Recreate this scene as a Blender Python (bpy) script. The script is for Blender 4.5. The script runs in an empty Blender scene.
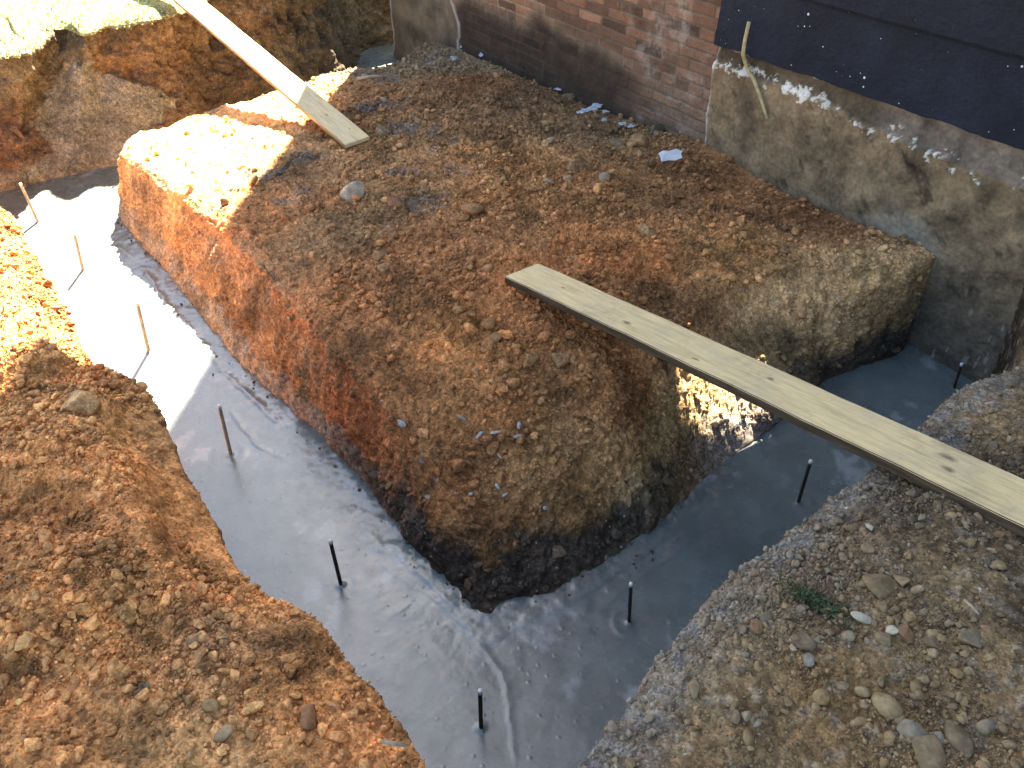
import bpy, bmesh, math, random
import numpy as np
from mathutils import Vector, Matrix

random.seed(7)
RNG = np.random.default_rng(11)
scene = bpy.context.scene
COL = scene.collection

# ------------------------------------------------------------------ camera model
FPX = 829.0
PITCH = math.radians(38.0)
CAMH = 2.2
CP, SP = math.cos(PITCH), math.sin(PITCH)


def ray(px, py):
    u = (px - 512.0) / FPX
    v = -(py - 384.0) / FPX
    return np.array([u, CP + v * SP, -SP + v * CP])


def at(px, py, z):
    """World point seen at a photo position on the level z."""
    d = ray(px, py)
    t = (z - CAMH) / d[2]
    return np.array([d[0] * t, d[1] * t, z])


def project(P):
    dep = P[..., 1] * CP - (P[..., 2] - CAMH) * SP
    up = P[..., 1] * SP + (P[..., 2] - CAMH) * CP
    return 512 + FPX * P[..., 0] / dep, 384 - FPX * up / dep, dep


# house wall: runs from its far corner HC along WD; HN points into the house
WD = np.array([0.55, -0.835]); WD /= np.linalg.norm(WD)
HN = np.array([-WD[1], WD[0]])
HC = np.array([-1.0, 7.432])
T_EDGE = 3.71          # brick ends, rendered foundation begins


def wall_pt(t, out, z):
    """t along the wall, out = metres towards the trench side."""
    p = HC + WD * t - HN * out
    return np.array([p[0], p[1], z])


# ------------------------------------------------------------------ numpy noise
def _hash(ix, iy, iz, seed):
    n = (ix.astype(np.uint32) * np.uint32(374761393) + iy.astype(np.uint32) * np.uint32(668265263)
         + iz.astype(np.uint32) * np.uint32(2246822519) + np.uint32((seed * 3266489917) & 0xFFFFFFFF))
    n = (n ^ (n >> np.uint32(13))) * np.uint32(1274126177)
    n = (n ^ (n >> np.uint32(15))) * np.uint32(2654435761)
    n ^= n >> np.uint32(16)
    return n.astype(np.float32) * np.float32(1.0 / 4294967296.0)


def vnoise(x, y, z, seed=0):
    xf, yf, zf = np.floor(x), np.floor(y), np.floor(z)
    ix, iy, iz = xf.astype(np.int64), yf.astype(np.int64), zf.astype(np.int64)
    fx, fy, fz = (x - xf), (y - yf), (z - zf)
    fx = fx * fx * fx * (fx * (fx * 6 - 15) + 10)
    fy = fy * fy * fy * (fy * (fy * 6 - 15) + 10)
    fz = fz * fz * fz * (fz * (fz * 6 - 15) + 10)
    r = 0
    for dx in (0, 1):
        wx = fx if dx else 1 - fx
        for dy in (0, 1):
            wy = fy if dy else 1 - fy
            for dz in (0, 1):
                wz = fz if dz else 1 - fz
                r = r + _hash(ix + dx, iy + dy, iz + dz, seed) * (wx * wy * wz)
    return r * 2 - 1


def fbm(P, freq, octaves=4, gain=0.5, seed=0, ridged=False):
    x, y, z = P[..., 0] * freq, P[..., 1] * freq, P[..., 2] * freq
    out = 0; amp = 1.0; tot = 0
    for o in range(octaves):
        n = vnoise(x + o * 17.3, y - o * 9.1, z + o * 5.7, seed + o)
        if ridged:
            n = 1 - 2 * np.abs(n)
        out = out + n * amp; tot += amp
        amp *= gain
        x, y, z = x * 2.03, y * 2.03, z * 2.03
    return out / tot


def domes(a, b, cell, seed=0, fill=0.75, rmin=0.2, rmax=0.62):
    """Packed rounded crumbs on a 2-D parameter plane, height in units of the cell."""
    x, y = a / cell, b / cell
    zz0 = np.full(x.shape, 3.7 + seed)
    wx_, wy_ = vnoise(x * 1.1, y * 1.1, zz0, seed) + .5 * vnoise(x * 2.9, y * 2.9, zz0, seed + 2), vnoise(x * 1.1, y * 1.1, zz0 + 9, seed) + .5 * vnoise(x * 2.9, y * 2.9, zz0 + 9, seed + 2)
    x, y = x + .30 * wx_, y + .30 * wy_
    rough_ = .72 + .5 * vnoise(x * 3.3, y * 3.3, zz0 + 4, seed + 1)
    ix, iy = np.floor(x).astype(np.int64), np.floor(y).astype(np.int64)
    best = np.zeros(x.shape, np.float32)
    tint = np.zeros(x.shape, np.float32)
    for dx in (-1, 0, 1):
        for dy in (-1, 0, 1):
            cx, cy = ix + dx, iy + dy
            zz = np.zeros_like(cx)
            ox, oy = _hash(cx, cy, zz, seed), _hash(cx, cy, zz + 1, seed)
            rr, on = _hash(cx, cy, zz + 2, seed), _hash(cx, cy, zz + 3, seed)
            r = (rmin + (rmax - rmin) * rr ** 2) * (on < fill)
            ex, ey = x - (cx + ox), y - (cy + oy)
            an = on * 60.0
            ca, sa = np.cos(an), np.sin(an)
            qx, qy = (ex * ca + ey * sa) * (1 + 0.35 * rr), (ey * ca - ex * sa)
            h = np.sqrt(np.maximum(r * r - qx * qx - qy * qy, 0)).astype(np.float32)
            m = h > best
            best = np.where(m, h, best)
            tint = np.where(m, rr.astype(np.float32), tint)
    return best * rough_, tint


def smooth(e0, e1, x):
    t = np.clip((x - e0) / (e1 - e0), 0, 1)
    return t * t * (3 - 2 * t)


def idw(P, ctrl, vals, power=4.0, eps=0.03):
    """Inverse-distance blend of control values (vals: (n,) or (n,3))."""
    vals = np.asarray(vals, float)
    num = 0; den = 0
    for c, v in zip(ctrl, vals):
        d2 = (P[..., 0] - c[0]) ** 2 + (P[..., 1] - c[1]) ** 2
        if len(c) > 2 and P.shape[-1] > 2:
            d2 = d2 + 2.0 * (P[..., 2] - c[2]) ** 2
        w = 1.0 / (d2 + eps * eps) ** (power / 2)
        num = num + (w[..., None] * v if vals.ndim > 1 else w * v)
        den = den + w
    return num / (den[..., None] if vals.ndim > 1 else den)


def lin(rgb):
    c = np.asarray(rgb, float) / 255.0
    c = np.where(c <= 0.04045, c / 12.92, ((c + 0.055) / 1.055) ** 2.4)
    g_ = c.mean(-1, keepdims=True)
    return g_ + .84 * (c - g_)      # earth bounces its own colour, so the bare pigment is a little duller


def resample(pts, step_fn, n_dense=4000):
    """Catmull-Rom through the points; returns parameters spaced by step_fn(point)."""
    pts = np.asarray(pts, float)
    n = len(pts)
    P = np.vstack([2 * pts[0] - pts[1], pts, 2 * pts[-1] - pts[-2]])
    U = np.linspace(0, n - 1 - 1e-9, n_dense)
    i = U.astype(int); f = (U - i)[:, None]
    p0, p1, p2, p3 = P[i], P[i + 1], P[i + 2], P[i + 3]
    Q = 0.5 * ((2 * p1) + (-p0 + p2) * f + (2 * p0 - 5 * p1 + 4 * p2 - p3) * f ** 2
               + (-p0 + 3 * p1 - 3 * p2 + p3) * f ** 3)
    seg = np.linalg.norm(np.diff(Q[:, :3], axis=0), axis=1)
    dens = seg / step_fn(0.5 * (Q[1:] + Q[:-1]))
    cum = np.concatenate([[0], np.cumsum(dens)])
    m = int(cum[-1]) + 1
    s = np.interp(np.linspace(0, cum[-1], m), cum, np.arange(n_dense))
    k = np.minimum(s.astype(int), n_dense - 2); g = (s - k)[:, None]
    return Q[k] * (1 - g) + Q[k + 1] * g


# ------------------------------------------------------------------ object helpers
def tag(o, label=None, cat=None, group=None, kind=None):
    if label: o['label'] = label
    if cat: o['category'] = cat
    if group: o['group'] = group
    if kind: o['kind'] = kind
    return o


def link(o, parent=None):
    COL.objects.link(o)
    if parent is not None:
        o.parent = parent
    return o


def empty(name, loc=(0, 0, 0)):
    o = bpy.data.objects.new(name, None)
    o.location = loc
    o.empty_display_size = 0.1
    return link(o)


def mesh_from(name, V, F, mat, col=None, smooth_shade=True, parent=None, loc=None):
    V = np.asarray(V, np.float32).reshape(-1, 3)
    F = np.asarray(F, np.int32)
    me = bpy.data.meshes.new(name)
    me.vertices.add(len(V)); me.vertices.foreach_set('co', V.ravel())
    k = F.shape[1]
    me.loops.add(F.size); me.loops.foreach_set('vertex_index', F.ravel())
    me.polygons.add(len(F))
    me.polygons.foreach_set('loop_start', np.arange(0, F.size, k, dtype=np.int32))
    me.polygons.foreach_set('use_smooth', np.full(len(F), smooth_shade))
    if col is not None:
        c = np.ones((len(V), 4), np.float32); c[:, :3] = np.clip(col.reshape(-1, 3), 0.004, 0.95)
        a = me.color_attributes.new('Col', 'FLOAT_COLOR', 'POINT')
        a.data.foreach_set('color', c.ravel())
    me.update(calc_edges=True)
    me.materials.append(mat)
    o = bpy.data.objects.new(name, me)
    if loc is not None: o.location = loc
    return link(o, parent)


def grid_faces(ns, nt, closed=False):
    i = np.arange(ns if closed else ns - 1); j = np.arange(nt - 1)
    I, J = np.meshgrid(i, j, indexing='ij')
    a = I * nt + J; b = ((I + 1) % ns) * nt + J
    return np.stack([a, b, b + 1, a + 1], -1).reshape(-1, 4)


def grid_normals(P, flip=1.0):
    ds = np.gradient(P, axis=0); dt = np.gradient(P, axis=1)
    n = np.cross(dt, ds)
    return flip * n / (np.linalg.norm(n, axis=-1, keepdims=True) + 1e-12)


def bm_obj(name, bm, mat, parent=None, smooth_shade=False):
    me = bpy.data.meshes.new(name)
    bm.normal_update()
    bm.to_mesh(me); bm.free()
    if smooth_shade:
        me.polygons.foreach_set('use_smooth', [True] * len(me.polygons))
    me.materials.append(mat)
    return link(bpy.data.objects.new(name, me), parent)


# ------------------------------------------------------------------ materials
def new_mat(name):
    m = bpy.data.materials.new(name); m.use_nodes = True
    nt = m.node_tree
    for n in list(nt.nodes): nt.nodes.remove(n)
    out = nt.nodes.new('ShaderNodeOutputMaterial')
    b = nt.nodes.new('ShaderNodeBsdfPrincipled')
    nt.links.new(b.outputs[0], out.inputs[0])
    return m, nt, b


def N(nt, kind, **kw):
    n = nt.nodes.new(kind)
    for k, v in kw.items():
        if k.startswith('i_'):
            key = k[2:]
            n.inputs[int(key) if key.isdigit() else key.replace('_', ' ')].default_value = v
        else:
            setattr(n, k, v)
    return n


def ramp(nt, src, stops):
    r = N(nt, 'ShaderNodeValToRGB')
    e = r.color_ramp.elements
    while len(e) > 1: e.remove(e[-1])
    for i, (p, c) in enumerate(stops):
        el = e[0] if i == 0 else e.new(p)
        el.position = p
        el.color = (*c, 1) if len(c) == 3 else c
    nt.links.new(src, r.inputs[0])
    return r.outputs[0]


def mix(nt, fac, a, b, mode='MIX'):
    m = N(nt, 'ShaderNodeMix', data_type='RGBA', blend_type=mode)
    for k, v in ((0, fac), (6, a), (7, b)):
        if hasattr(v, 'is_output'): nt.links.new(v, m.inputs[k])
        else: m.inputs[k].default_value = v if k == 0 else ((*v, 1) if len(v) == 3 else v)
    return m.outputs[2]


def soil_material(name, bump=0.9, rough=0.95, grain=1.0):
    m, nt, b = new_mat(name)
    L = nt.links.new
    at_ = N(nt, 'ShaderNodeAttribute', attribute_name='Col')
    geo = N(nt, 'ShaderNodeNewGeometry')
    n1 = N(nt, 'ShaderNodeTexNoise', i_Scale=160.0, i_Detail=6.0, i_Roughness=0.65)
    n2 = N(nt, 'ShaderNodeTexNoise', i_Scale=26.0, i_Detail=5.0, i_Roughness=0.6)
    vo = N(nt, 'ShaderNodeTexVoronoi', i_Scale=130.0)
    vs = N(nt, 'ShaderNodeTexVoronoi', i_Scale=75.0)
    for n in (n1, n2, vo, vs): L(geo.outputs['Position'], n.inputs['Vector'])
    f1 = ramp(nt, n1.outputs[0], [(0.25, (0.50,) * 3), (0.5, (0.98,) * 3), (0.75, (1.5,) * 3)])
    f2 = ramp(nt, n2.outputs[0], [(0.3, (0.72, 0.70, 0.68)), (0.5, (1, 1, 1)), (0.72, (1.28, 1.24, 1.2))])
    c = mix(nt, grain, at_.outputs['Color'], f1, 'MULTIPLY')
    c = mix(nt, 1.0, c, f2, 'MULTIPLY')
    # tiny pale grit: some voronoi cells only
    sep = N(nt, 'ShaderNodeSeparateColor'); L(vs.outputs['Color'], sep.inputs[0])
    g = N(nt, 'ShaderNodeMath', operation='GREATER_THAN'); L(sep.outputs[0], g.inputs[0]); g.inputs[1].default_value = 0.955
    d = N(nt, 'ShaderNodeMath', operation='LESS_THAN'); L(vs.outputs['Distance'], d.inputs[0]); d.inputs[1].default_value = 0.28
    gd = N(nt, 'ShaderNodeMath', operation='MULTIPLY'); L(g.outputs[0], gd.inputs[0]); L(d.outputs[0], gd.inputs[1])
    gm = N(nt, 'ShaderNodeMath', operation='MULTIPLY'); L(gd.outputs[0], gm.inputs[0]); gm.inputs[1].default_value = 0.6
    c = mix(nt, gm.outputs[0], c, (0.42, 0.38, 0.32))
    L(c, b.inputs['Base Color'])
    b.inputs['Roughness'].default_value = rough
    b.inputs['Specular IOR Level'].default_value = 0.25
    # grains: every little lump has its own tone and stands up a bit
    va = N(nt, 'ShaderNodeTexVoronoi', i_Scale=62.0)
    wv = N(nt, 'ShaderNodeVectorMath', operation='MULTIPLY_ADD'); L(n1.outputs['Color'], wv.inputs[0]); wv.inputs[1].default_value = (.016,) * 3; L(geo.outputs['Position'], wv.inputs[2])
    L(wv.outputs[0], va.inputs['Vector']); L(wv.outputs[0], vo.inputs['Vector'])
    for v, lo, hi in ((va, .74, 1.26), (vo, .70, 1.34)):
        sc_ = N(nt, 'ShaderNodeSeparateColor'); L(v.outputs['Color'], sc_.inputs[0])
        mr = N(nt, 'ShaderNodeMapRange', i_3=lo, i_4=hi); L(sc_.outputs[1], mr.inputs[0])
        cb = N(nt, 'ShaderNodeCombineColor')
        for k_ in range(3): L(mr.outputs[0], cb.inputs[k_])
        c = mix(nt, grain, c, cb.outputs[0], 'MULTIPLY')
    L(c, b.inputs['Base Color'])
    h1 = N(nt, 'ShaderNodeMath', operation='MULTIPLY_ADD', i_1=-0.55); L(vo.outputs['Distance'], h1.inputs[0]); L(n1.outputs[0], h1.inputs[2])
    h2 = N(nt, 'ShaderNodeMath', operation='MULTIPLY_ADD', i_1=-1.1); L(va.outputs['Distance'], h2.inputs[0]); L(h1.outputs[0], h2.inputs[2])
    n9 = N(nt, 'ShaderNodeTexNoise', i_Scale=5.5, i_Detail=4.0, i_Roughness=0.6); L(geo.outputs['Position'], n9.inputs['Vector'])
    bs = N(nt, 'ShaderNodeMapRange', i_1=.36, i_2=.60, i_3=bump * .22, i_4=bump * 1.1); L(n9.outputs[0], bs.inputs[0])
    bp = N(nt, 'ShaderNodeBump', i_Distance=0.011)
    L(bs.outputs[0], bp.inputs['Strength'])
    L(h2.outputs[0], bp.inputs['Height']); L(bp.outputs[0], b.inputs['Normal'])
    return m


M = {}
M['soil'] = soil_material('soil')
M['clod'] = soil_material('clod_soil', bump=0.8, grain=0.8)


def stone_material():
    m, nt, b = new_mat('stone')
    L = nt.links.new
    at_ = N(nt, 'ShaderNodeAttribute', attribute_name='Col')
    geo = N(nt, 'ShaderNodeNewGeometry')
    n1 = N(nt, 'ShaderNodeTexNoise', i_Scale=120.0, i_Detail=5.0, i_Roughness=0.6)
    n2 = N(nt, 'ShaderNodeTexNoise', i_Scale=35.0, i_Detail=4.0)
    for n in (n1, n2): L(geo.outputs['Position'], n.inputs['Vector'])
    f1 = ramp(nt, n1.outputs[0], [(0.3, (0.75,) * 3), (0.7, (1.2,) * 3)])
    f2 = ramp(nt, n2.outputs[0], [(0.35, (0.72, 0.68, 0.62)), (0.6, (1.08,) * 3)])
    c = mix(nt, 1.0, at_.outputs['Color'], f1, 'MULTIPLY')
    c = mix(nt, 1.0, c, f2, 'MULTIPLY')
    L(c, b.inputs['Base Color'])
    b.inputs['Roughness'].default_value = 0.8
    b.inputs['Specular IOR Level'].default_value = 0.3
    bp = N(nt, 'ShaderNodeBump', i_Strength=0.5, i_Distance=0.004)
    L(n1.outputs[0], bp.inputs['Height']); L(bp.outputs[0], b.inputs['Normal'])
    return m


M['stone'] = stone_material()


def concrete_material():
    m, nt, b = new_mat('wet_concrete')
    L = nt.links.new
    geo = N(nt, 'ShaderNodeNewGeometry')
    at_ = N(nt, 'ShaderNodeAttribute', attribute_name='Col')
    n1 = N(nt, 'ShaderNodeTexNoise', i_Scale=6.0, i_Detail=6.0, i_Roughness=0.6)
    n2 = N(nt, 'ShaderNodeTexNoise', i_Scale=90.0, i_Detail=5.0, i_Roughness=0.7)
    n3 = N(nt, 'ShaderNodeTexNoise', i_Scale=14.0, i_Detail=6.0, i_Roughness=0.65, i_Distortion=0.3)
    vs = N(nt, 'ShaderNodeTexVoronoi', i_Scale=38.0)
    for n in (n1, n2, n3, vs): L(geo.outputs['Position'], n.inputs['Vector'])
    f = ramp(nt, n1.outputs[0], [(0.3, (0.82,) * 3), (0.7, (1.2,) * 3)])
    c = mix(nt, 1.0, at_.outputs['Color'], f, 'MULTIPLY')
    f = ramp(nt, n2.outputs[0], [(0.35, (0.85,) * 3), (0.65, (1.12,) * 3)])
    c = mix(nt, 1.0, c, f, 'MULTIPLY')
    L(c, b.inputs['Base Color'])
    r = ramp(nt, n3.outputs[0], [(0.3, (0.21,) * 3), (0.52, (0.27,) * 3), (0.75, (0.36,) * 3)])
    L(r, b.inputs['Roughness'])
    b.inputs['IOR'].default_value = 1.5
    b.inputs['Specular IOR Level'].default_value = 1.0
    # pitted skin: sparse small pimples + fine grain
    sep = N(nt, 'ShaderNodeSeparateColor'); L(vs.outputs['Color'], sep.inputs[0])
    g = N(nt, 'ShaderNodeMath', operation='GREATER_THAN', i_1=0.82); L(sep.outputs[0], g.inputs[0])
    d = N(nt, 'ShaderNodeMapRange', i_1=0.0, i_2=0.33, i_3=1.0, i_4=0.0); L(vs.outputs['Distance'], d.inputs[0])
    pm = N(nt, 'ShaderNodeMath', operation='MULTIPLY'); L(g.outputs[0], pm.inputs[0]); L(d.outputs[0], pm.inputs[1])
    s = N(nt, 'ShaderNodeMath', operation='MULTIPLY_ADD', i_1=0.25); L(n2.outputs[0], s.inputs[0]); L(pm.outputs[0], s.inputs[2])
    s2 = N(nt, 'ShaderNodeMath', operation='MULTIPLY_ADD', i_1=0.5); L(n3.outputs[0], s2.inputs[0]); L(s.outputs[0], s2.inputs[2])
    bp = N(nt, 'ShaderNodeBump', i_Strength=0.22, i_Distance=0.004)
    L(s2.outputs[0], bp.inputs['Height']); L(bp.outputs[0], b.inputs['Normal'])
    return m


M['concrete'] = concrete_material()


def plaster_material(name, rough=0.9, bump=0.6, scale=60.0, spec=0.25):
    m, nt, b = new_mat(name)
    L = nt.links.new
    at_ = N(nt, 'ShaderNodeAttribute', attribute_name='Col')
    geo = N(nt, 'ShaderNodeNewGeometry')
    n1 = N(nt, 'ShaderNodeTexNoise', i_Scale=scale, i_Detail=7.0, i_Roughness=0.65)
    L(geo.outputs['Position'], n1.inputs['Vector'])
    f = ramp(nt, n1.outputs[0], [(0.3, (0.66,) * 3), (0.5, (1,) * 3), (0.72, (1.3,) * 3)])
    c = mix(nt, 1.0, at_.outputs['Color'], f, 'MULTIPLY')
    L(c, b.inputs['Base Color'])
    b.inputs['Roughness'].default_value = rough
    b.inputs['Specular IOR Level'].default_value = spec
    bp = N(nt, 'ShaderNodeBump', i_Strength=bump, i_Distance=0.006)
    L(n1.outputs[0], bp.inputs['Height']); L(bp.outputs[0], b.inputs['Normal'])
    return m


M['wall_skin'] = plaster_material('foundation_render')
M['brick'] = plaster_material('old_brick', scale=110.0)


def siding_material():
    m, nt, b = new_mat('navy_painted_siding')
    L = nt.links.new
    geo = N(nt, 'ShaderNodeNewGeometry')
    n1 = N(nt, 'ShaderNodeTexNoise', i_Scale=70.0, i_Detail=6.0, i_Roughness=0.6)
    n2 = N(nt, 'ShaderNodeTexNoise', i_Scale=5.0, i_Detail=4.0)
    vs = N(nt, 'ShaderNodeTexVoronoi', i_Scale=26.0)
    vt = N(nt, 'ShaderNodeTexVoronoi', i_Scale=60.0)
    mp = N(nt, 'ShaderNodeMapping', i_Scale=(1, 1, 1.8)); L(geo.outputs['Position'], mp.inputs[0])
    L(mp.outputs[0], n1.inputs['Vector'])
    for n in (n2, vs, vt): L(geo.outputs['Position'], n.inputs['Vector'])
    c = ramp(nt, n1.outputs[0], [(0.3, (0.0065, 0.0085, 0.0155)), (0.7, (0.0135, 0.017, 0.029))])
    f = ramp(nt, n2.outputs[0], [(0.35, (0.8,) * 3), (0.7, (1.3,) * 3)])
    c = mix(nt, 1.0, c, f, 'MULTIPLY')
    for v, th, rad in ((vs, 0.88, 0.15), (vt, 0.94, 0.2)):
        sep = N(nt, 'ShaderNodeSeparateColor'); L(v.outputs['Color'], sep.inputs[0])
        g = N(nt, 'ShaderNodeMath', operation='GREATER_THAN', i_1=th); L(sep.outputs[0], g.inputs[0])
        rr = N(nt, 'ShaderNodeMath', operation='MULTIPLY', i_1=rad); L(sep.outputs[1], rr.inputs[0])
        d = N(nt, 'ShaderNodeMath', operation='LESS_THAN'); L(v.outputs['Distance'], d.inputs[0]); L(rr.outputs[0], d.inputs[1])
        gd = N(nt, 'ShaderNodeMath', operation='MULTIPLY'); L(g.outputs[0], gd.inputs[0]); L(d.outputs[0], gd.inputs[1])
        c = mix(nt, gd.outputs[0], c, (0.5, 0.52, 0.55))
    L(c, b.inputs['Base Color'])
    b.inputs['Roughness'].default_value = 0.75
    b.inputs['Specular IOR Level'].default_value = 0.15
    bp = N(nt, 'ShaderNodeBump', i_Strength=0.5, i_Distance=0.006)
    L(n1.outputs[0], bp.inputs['Height']); L(bp.outputs[0], b.inputs['Normal'])
    return m


M['siding'] = siding_material()


def wood_material(name, base, dark, knots, worn):
    """Plank: local X runs along the grain."""
    m, nt, b = new_mat(name)
    L = nt.links.new
    tc = N(nt, 'ShaderNodeTexCoord')
    mp = N(nt, 'ShaderNodeMapping', i_Scale=(1.2, 14.0, 14.0)); L(tc.outputs['Object'], mp.inputs[0])
    n1 = N(nt, 'ShaderNodeTexNoise', i_Scale=5.0, i_Detail=8.0, i_Roughness=0.62, i_Distortion=0.6)
    L(mp.outputs[0], n1.inputs['Vector'])
    mp2 = N(nt, 'ShaderNodeMapping', i_Scale=(3.0, 90.0, 60.0)); L(tc.outputs['Object'], mp2.inputs[0])
    n2 = N(nt, 'ShaderNodeTexNoise', i_Scale=5.0, i_Detail=4.0, i_Roughness=0.6)
    L(mp2.outputs[0], n2.inputs['Vector'])
    n3 = N(nt, 'ShaderNodeTexNoise', i_Scale=7.0, i_Detail=5.0, i_Roughness=0.65)
    L(tc.outputs['Object'], n3.inputs['Vector'])
    n4 = N(nt, 'ShaderNodeTexNoise', i_Scale=55.0, i_Detail=4.0, i_Roughness=0.65)
    L(tc.outputs['Object'], n4.inputs['Vector'])
    c = ramp(nt, n1.outputs[0], [(0.3, tuple(x * 0.72 for x in base)), (0.5, base), (0.68, tuple(min(.8, x * 1.13) for x in base))])
    f = ramp(nt, n2.outputs[0], [(0.3, (0.8, 0.77, 0.72)), (0.55, (1.04,) * 3)])
    c = mix(nt, 1.0, c, f, 'MULTIPLY')
    w = ramp(nt, n3.outputs[0], [(0.45, (0,) * 3), (0.72, (0.75,) * 3)])
    c = mix(nt, w, c, worn)
    sp = ramp(nt, n4.outputs[0], [(0.66, (0,) * 3), (0.74, (0.6,) * 3)])
    c = mix(nt, sp, c, tuple(x * 0.35 for x in base))
    for (kx, ky, r, el) in knots:
        s = N(nt, 'ShaderNodeVectorMath', operation='SUBTRACT'); L(tc.outputs['Object'], s.inputs[0]); s.inputs[1].default_value = (kx, ky, 0)
        k = N(nt, 'ShaderNodeVectorMath', operation='MULTIPLY'); L(s.outputs[0], k.inputs[0]); k.inputs[1].default_value = (1 / (r * el), 1 / r, 0)
        ln = N(nt, 'ShaderNodeVectorMath', operation='LENGTH'); L(k.outputs[0], ln.inputs[0])
        a2 = N(nt, 'ShaderNodeMath', operation='MULTIPLY_ADD', i_1=0.9); L(n4.outputs[0], a2.inputs[0]); L(ln.outputs['Value'], a2.inputs[2])
        kk = ramp(nt, a2.outputs[0], [(0.75, (0.85,) * 3), (1.0, (0.25,) * 3)]) if False else None
        mr = N(nt, 'ShaderNodeMapRange', i_1=0.7, i_2=1.5, i_3=0.85, i_4=0.0); L(a2.outputs[0], mr.inputs[0])
        c = mix(nt, mr.outputs[0], c, (0.14, 0.09, 0.05))
    n5 = N(nt, 'ShaderNodeTexNoise', i_Scale=3.1, i_Detail=7.0, i_Roughness=0.72)
    L(tc.outputs['Object'], n5.inputs['Vector'])
    mud = ramp(nt, n5.outputs[0], [(0.52, (0,) * 3), (0.68, (0.6,) * 3)])
    c = mix(nt, mud, c, (.27, .20, .13))
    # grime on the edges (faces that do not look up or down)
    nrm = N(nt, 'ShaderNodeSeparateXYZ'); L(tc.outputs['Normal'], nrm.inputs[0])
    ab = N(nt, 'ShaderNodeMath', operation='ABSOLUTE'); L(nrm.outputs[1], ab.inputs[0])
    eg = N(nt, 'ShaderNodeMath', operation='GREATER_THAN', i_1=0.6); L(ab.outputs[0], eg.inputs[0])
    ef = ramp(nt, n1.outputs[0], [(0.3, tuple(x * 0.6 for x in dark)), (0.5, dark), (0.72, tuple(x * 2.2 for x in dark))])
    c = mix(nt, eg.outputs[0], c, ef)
    L(c, b.inputs['Base Color'])
    b.inputs['Roughness'].default_value = 0.75
    b.inputs['Specular IOR Level'].default_value = 0.25
    ad = N(nt, 'ShaderNodeMath', operation='ADD'); L(n2.outputs[0], ad.inputs[0]); L(n1.outputs[0], ad.inputs[1])
    bp = N(nt, 'ShaderNodeBump', i_Strength=0.3, i_Distance=0.003)
    L(ad.outputs[0], bp.inputs['Height']); L(bp.outputs[0], b.inputs['Normal'])
    return m


def plain_material(name, c0, c1, scale=30.0, rough=0.8, metal=0.0, bump=0.3, dist=0.003, spec=0.4):
    m, nt, b = new_mat(name)
    L = nt.links.new
    tc = N(nt, 'ShaderNodeTexCoord')
    n1 = N(nt, 'ShaderNodeTexNoise', i_Scale=scale, i_Detail=5.0, i_Roughness=0.6)
    L(tc.outputs['Object'], n1.inputs['Vector'])
    L(ramp(nt, n1.outputs[0], [(0.32, c0), (0.68, c1)]), b.inputs['Base Color'])
    b.inputs['Roughness'].default_value = rough
    b.inputs['Metallic'].default_value = metal
    b.inputs['Specular IOR Level'].default_value = spec
    bp = N(nt, 'ShaderNodeBump', i_Strength=bump, i_Distance=dist)
    L(n1.outputs[0], bp.inputs['Height']); L(bp.outputs[0], b.inputs['Normal'])
    return m


M['steel'] = plain_material('rusty_black_bar', (0.012, 0.010, 0.009), (0.05, 0.035, 0.026), 60, 0.6, 0.3)
M['steel_dusty_sunlit'] = plain_material('sunlit_dusted_bar', (0.22, 0.17, 0.10), (0.50, 0.44, 0.33), 45, 0.85)  # pale tone stands for both sunlight and cement dust
M['white_tip'] = plain_material('white_paint_tip', (0.55, 0.55, 0.52), (0.75, 0.75, 0.72), 80, 0.7)
M['paper'] = plain_material('white_paper', (0.72, 0.75, 0.80), (0.82, 0.84, 0.87), 20, 0.7)
M['scrap'] = plain_material('pale_film_scrap', (0.45, 0.5, 0.58), (0.72, 0.75, 0.8), 30, 0.45)
M['stick'] = plain_material('dry_stick', (0.22, 0.17, 0.12), (0.42, 0.34, 0.25), 60, 0.85)
M['root'] = plain_material('dry_root', (0.24, 0.18, 0.09), (0.42, 0.34, 0.19), 50, 0.8)
M['leafy'] = plain_material('weed_leaf', (0.04, 0.055, 0.02), (0.11, 0.125, 0.05), 90, 0.7)
M['dry_leaf'] = plain_material('dead_leaf', (0.20, 0.13, 0.07), (0.34, 0.24, 0.14), 60, 0.8)
M['grass'] = plain_material('lawn_grass', (0.22, 0.27, 0.08), (0.48, 0.46, 0.22), 12, 0.75)
M['roof'] = plain_material('grey_shingle', (0.05, 0.05, 0.05), (0.09, 0.085, 0.08), 40, 0.9)
M['inside'] = plain_material('dark_interior', (0.03, 0.03, 0.03), (0.06, 0.055, 0.05), 10, 0.9)
M['trim'] = plain_material('white_trim', (0.5, 0.5, 0.5), (0.65, 0.65, 0.64), 30, 0.6)

# ------------------------------------------------------------------ sun and sky
SUN_EL = math.radians(47.0)
SUN_AZ = (0.08, 1.0)     # the sun stands beyond the house, a touch to the right
_az = np.array(SUN_AZ) / np.linalg.norm(SUN_AZ)
SUN = Vector((_az[0] * math.cos(SUN_EL), _az[1] * math.cos(SUN_EL), math.sin(SUN_EL)))
w = bpy.data.worlds.new('World'); scene.world = w; w.use_nodes = True
nt = w.node_tree
bg = nt.nodes['Background']
sky = nt.nodes.new('ShaderNodeTexSky'); sky.sky_type = 'NISHITA'; sky.sun_disc = False
sky.sun_elevation = SUN_EL
sky.sun_rotation = math.atan2(_az[0], _az[1])
sky.air_density = 1.0; sky.dust_density = 0.9; sky.ozone_density = 0.6
nt.links.new(sky.outputs[0], bg.inputs[0])
bg.inputs[1].default_value = 0.05
sl = bpy.data.lights.new('sun', 'SUN'); sl.energy = 5.0; sl.angle = math.radians(0.53); sl.color = (1.0, 0.95, 0.86)
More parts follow.
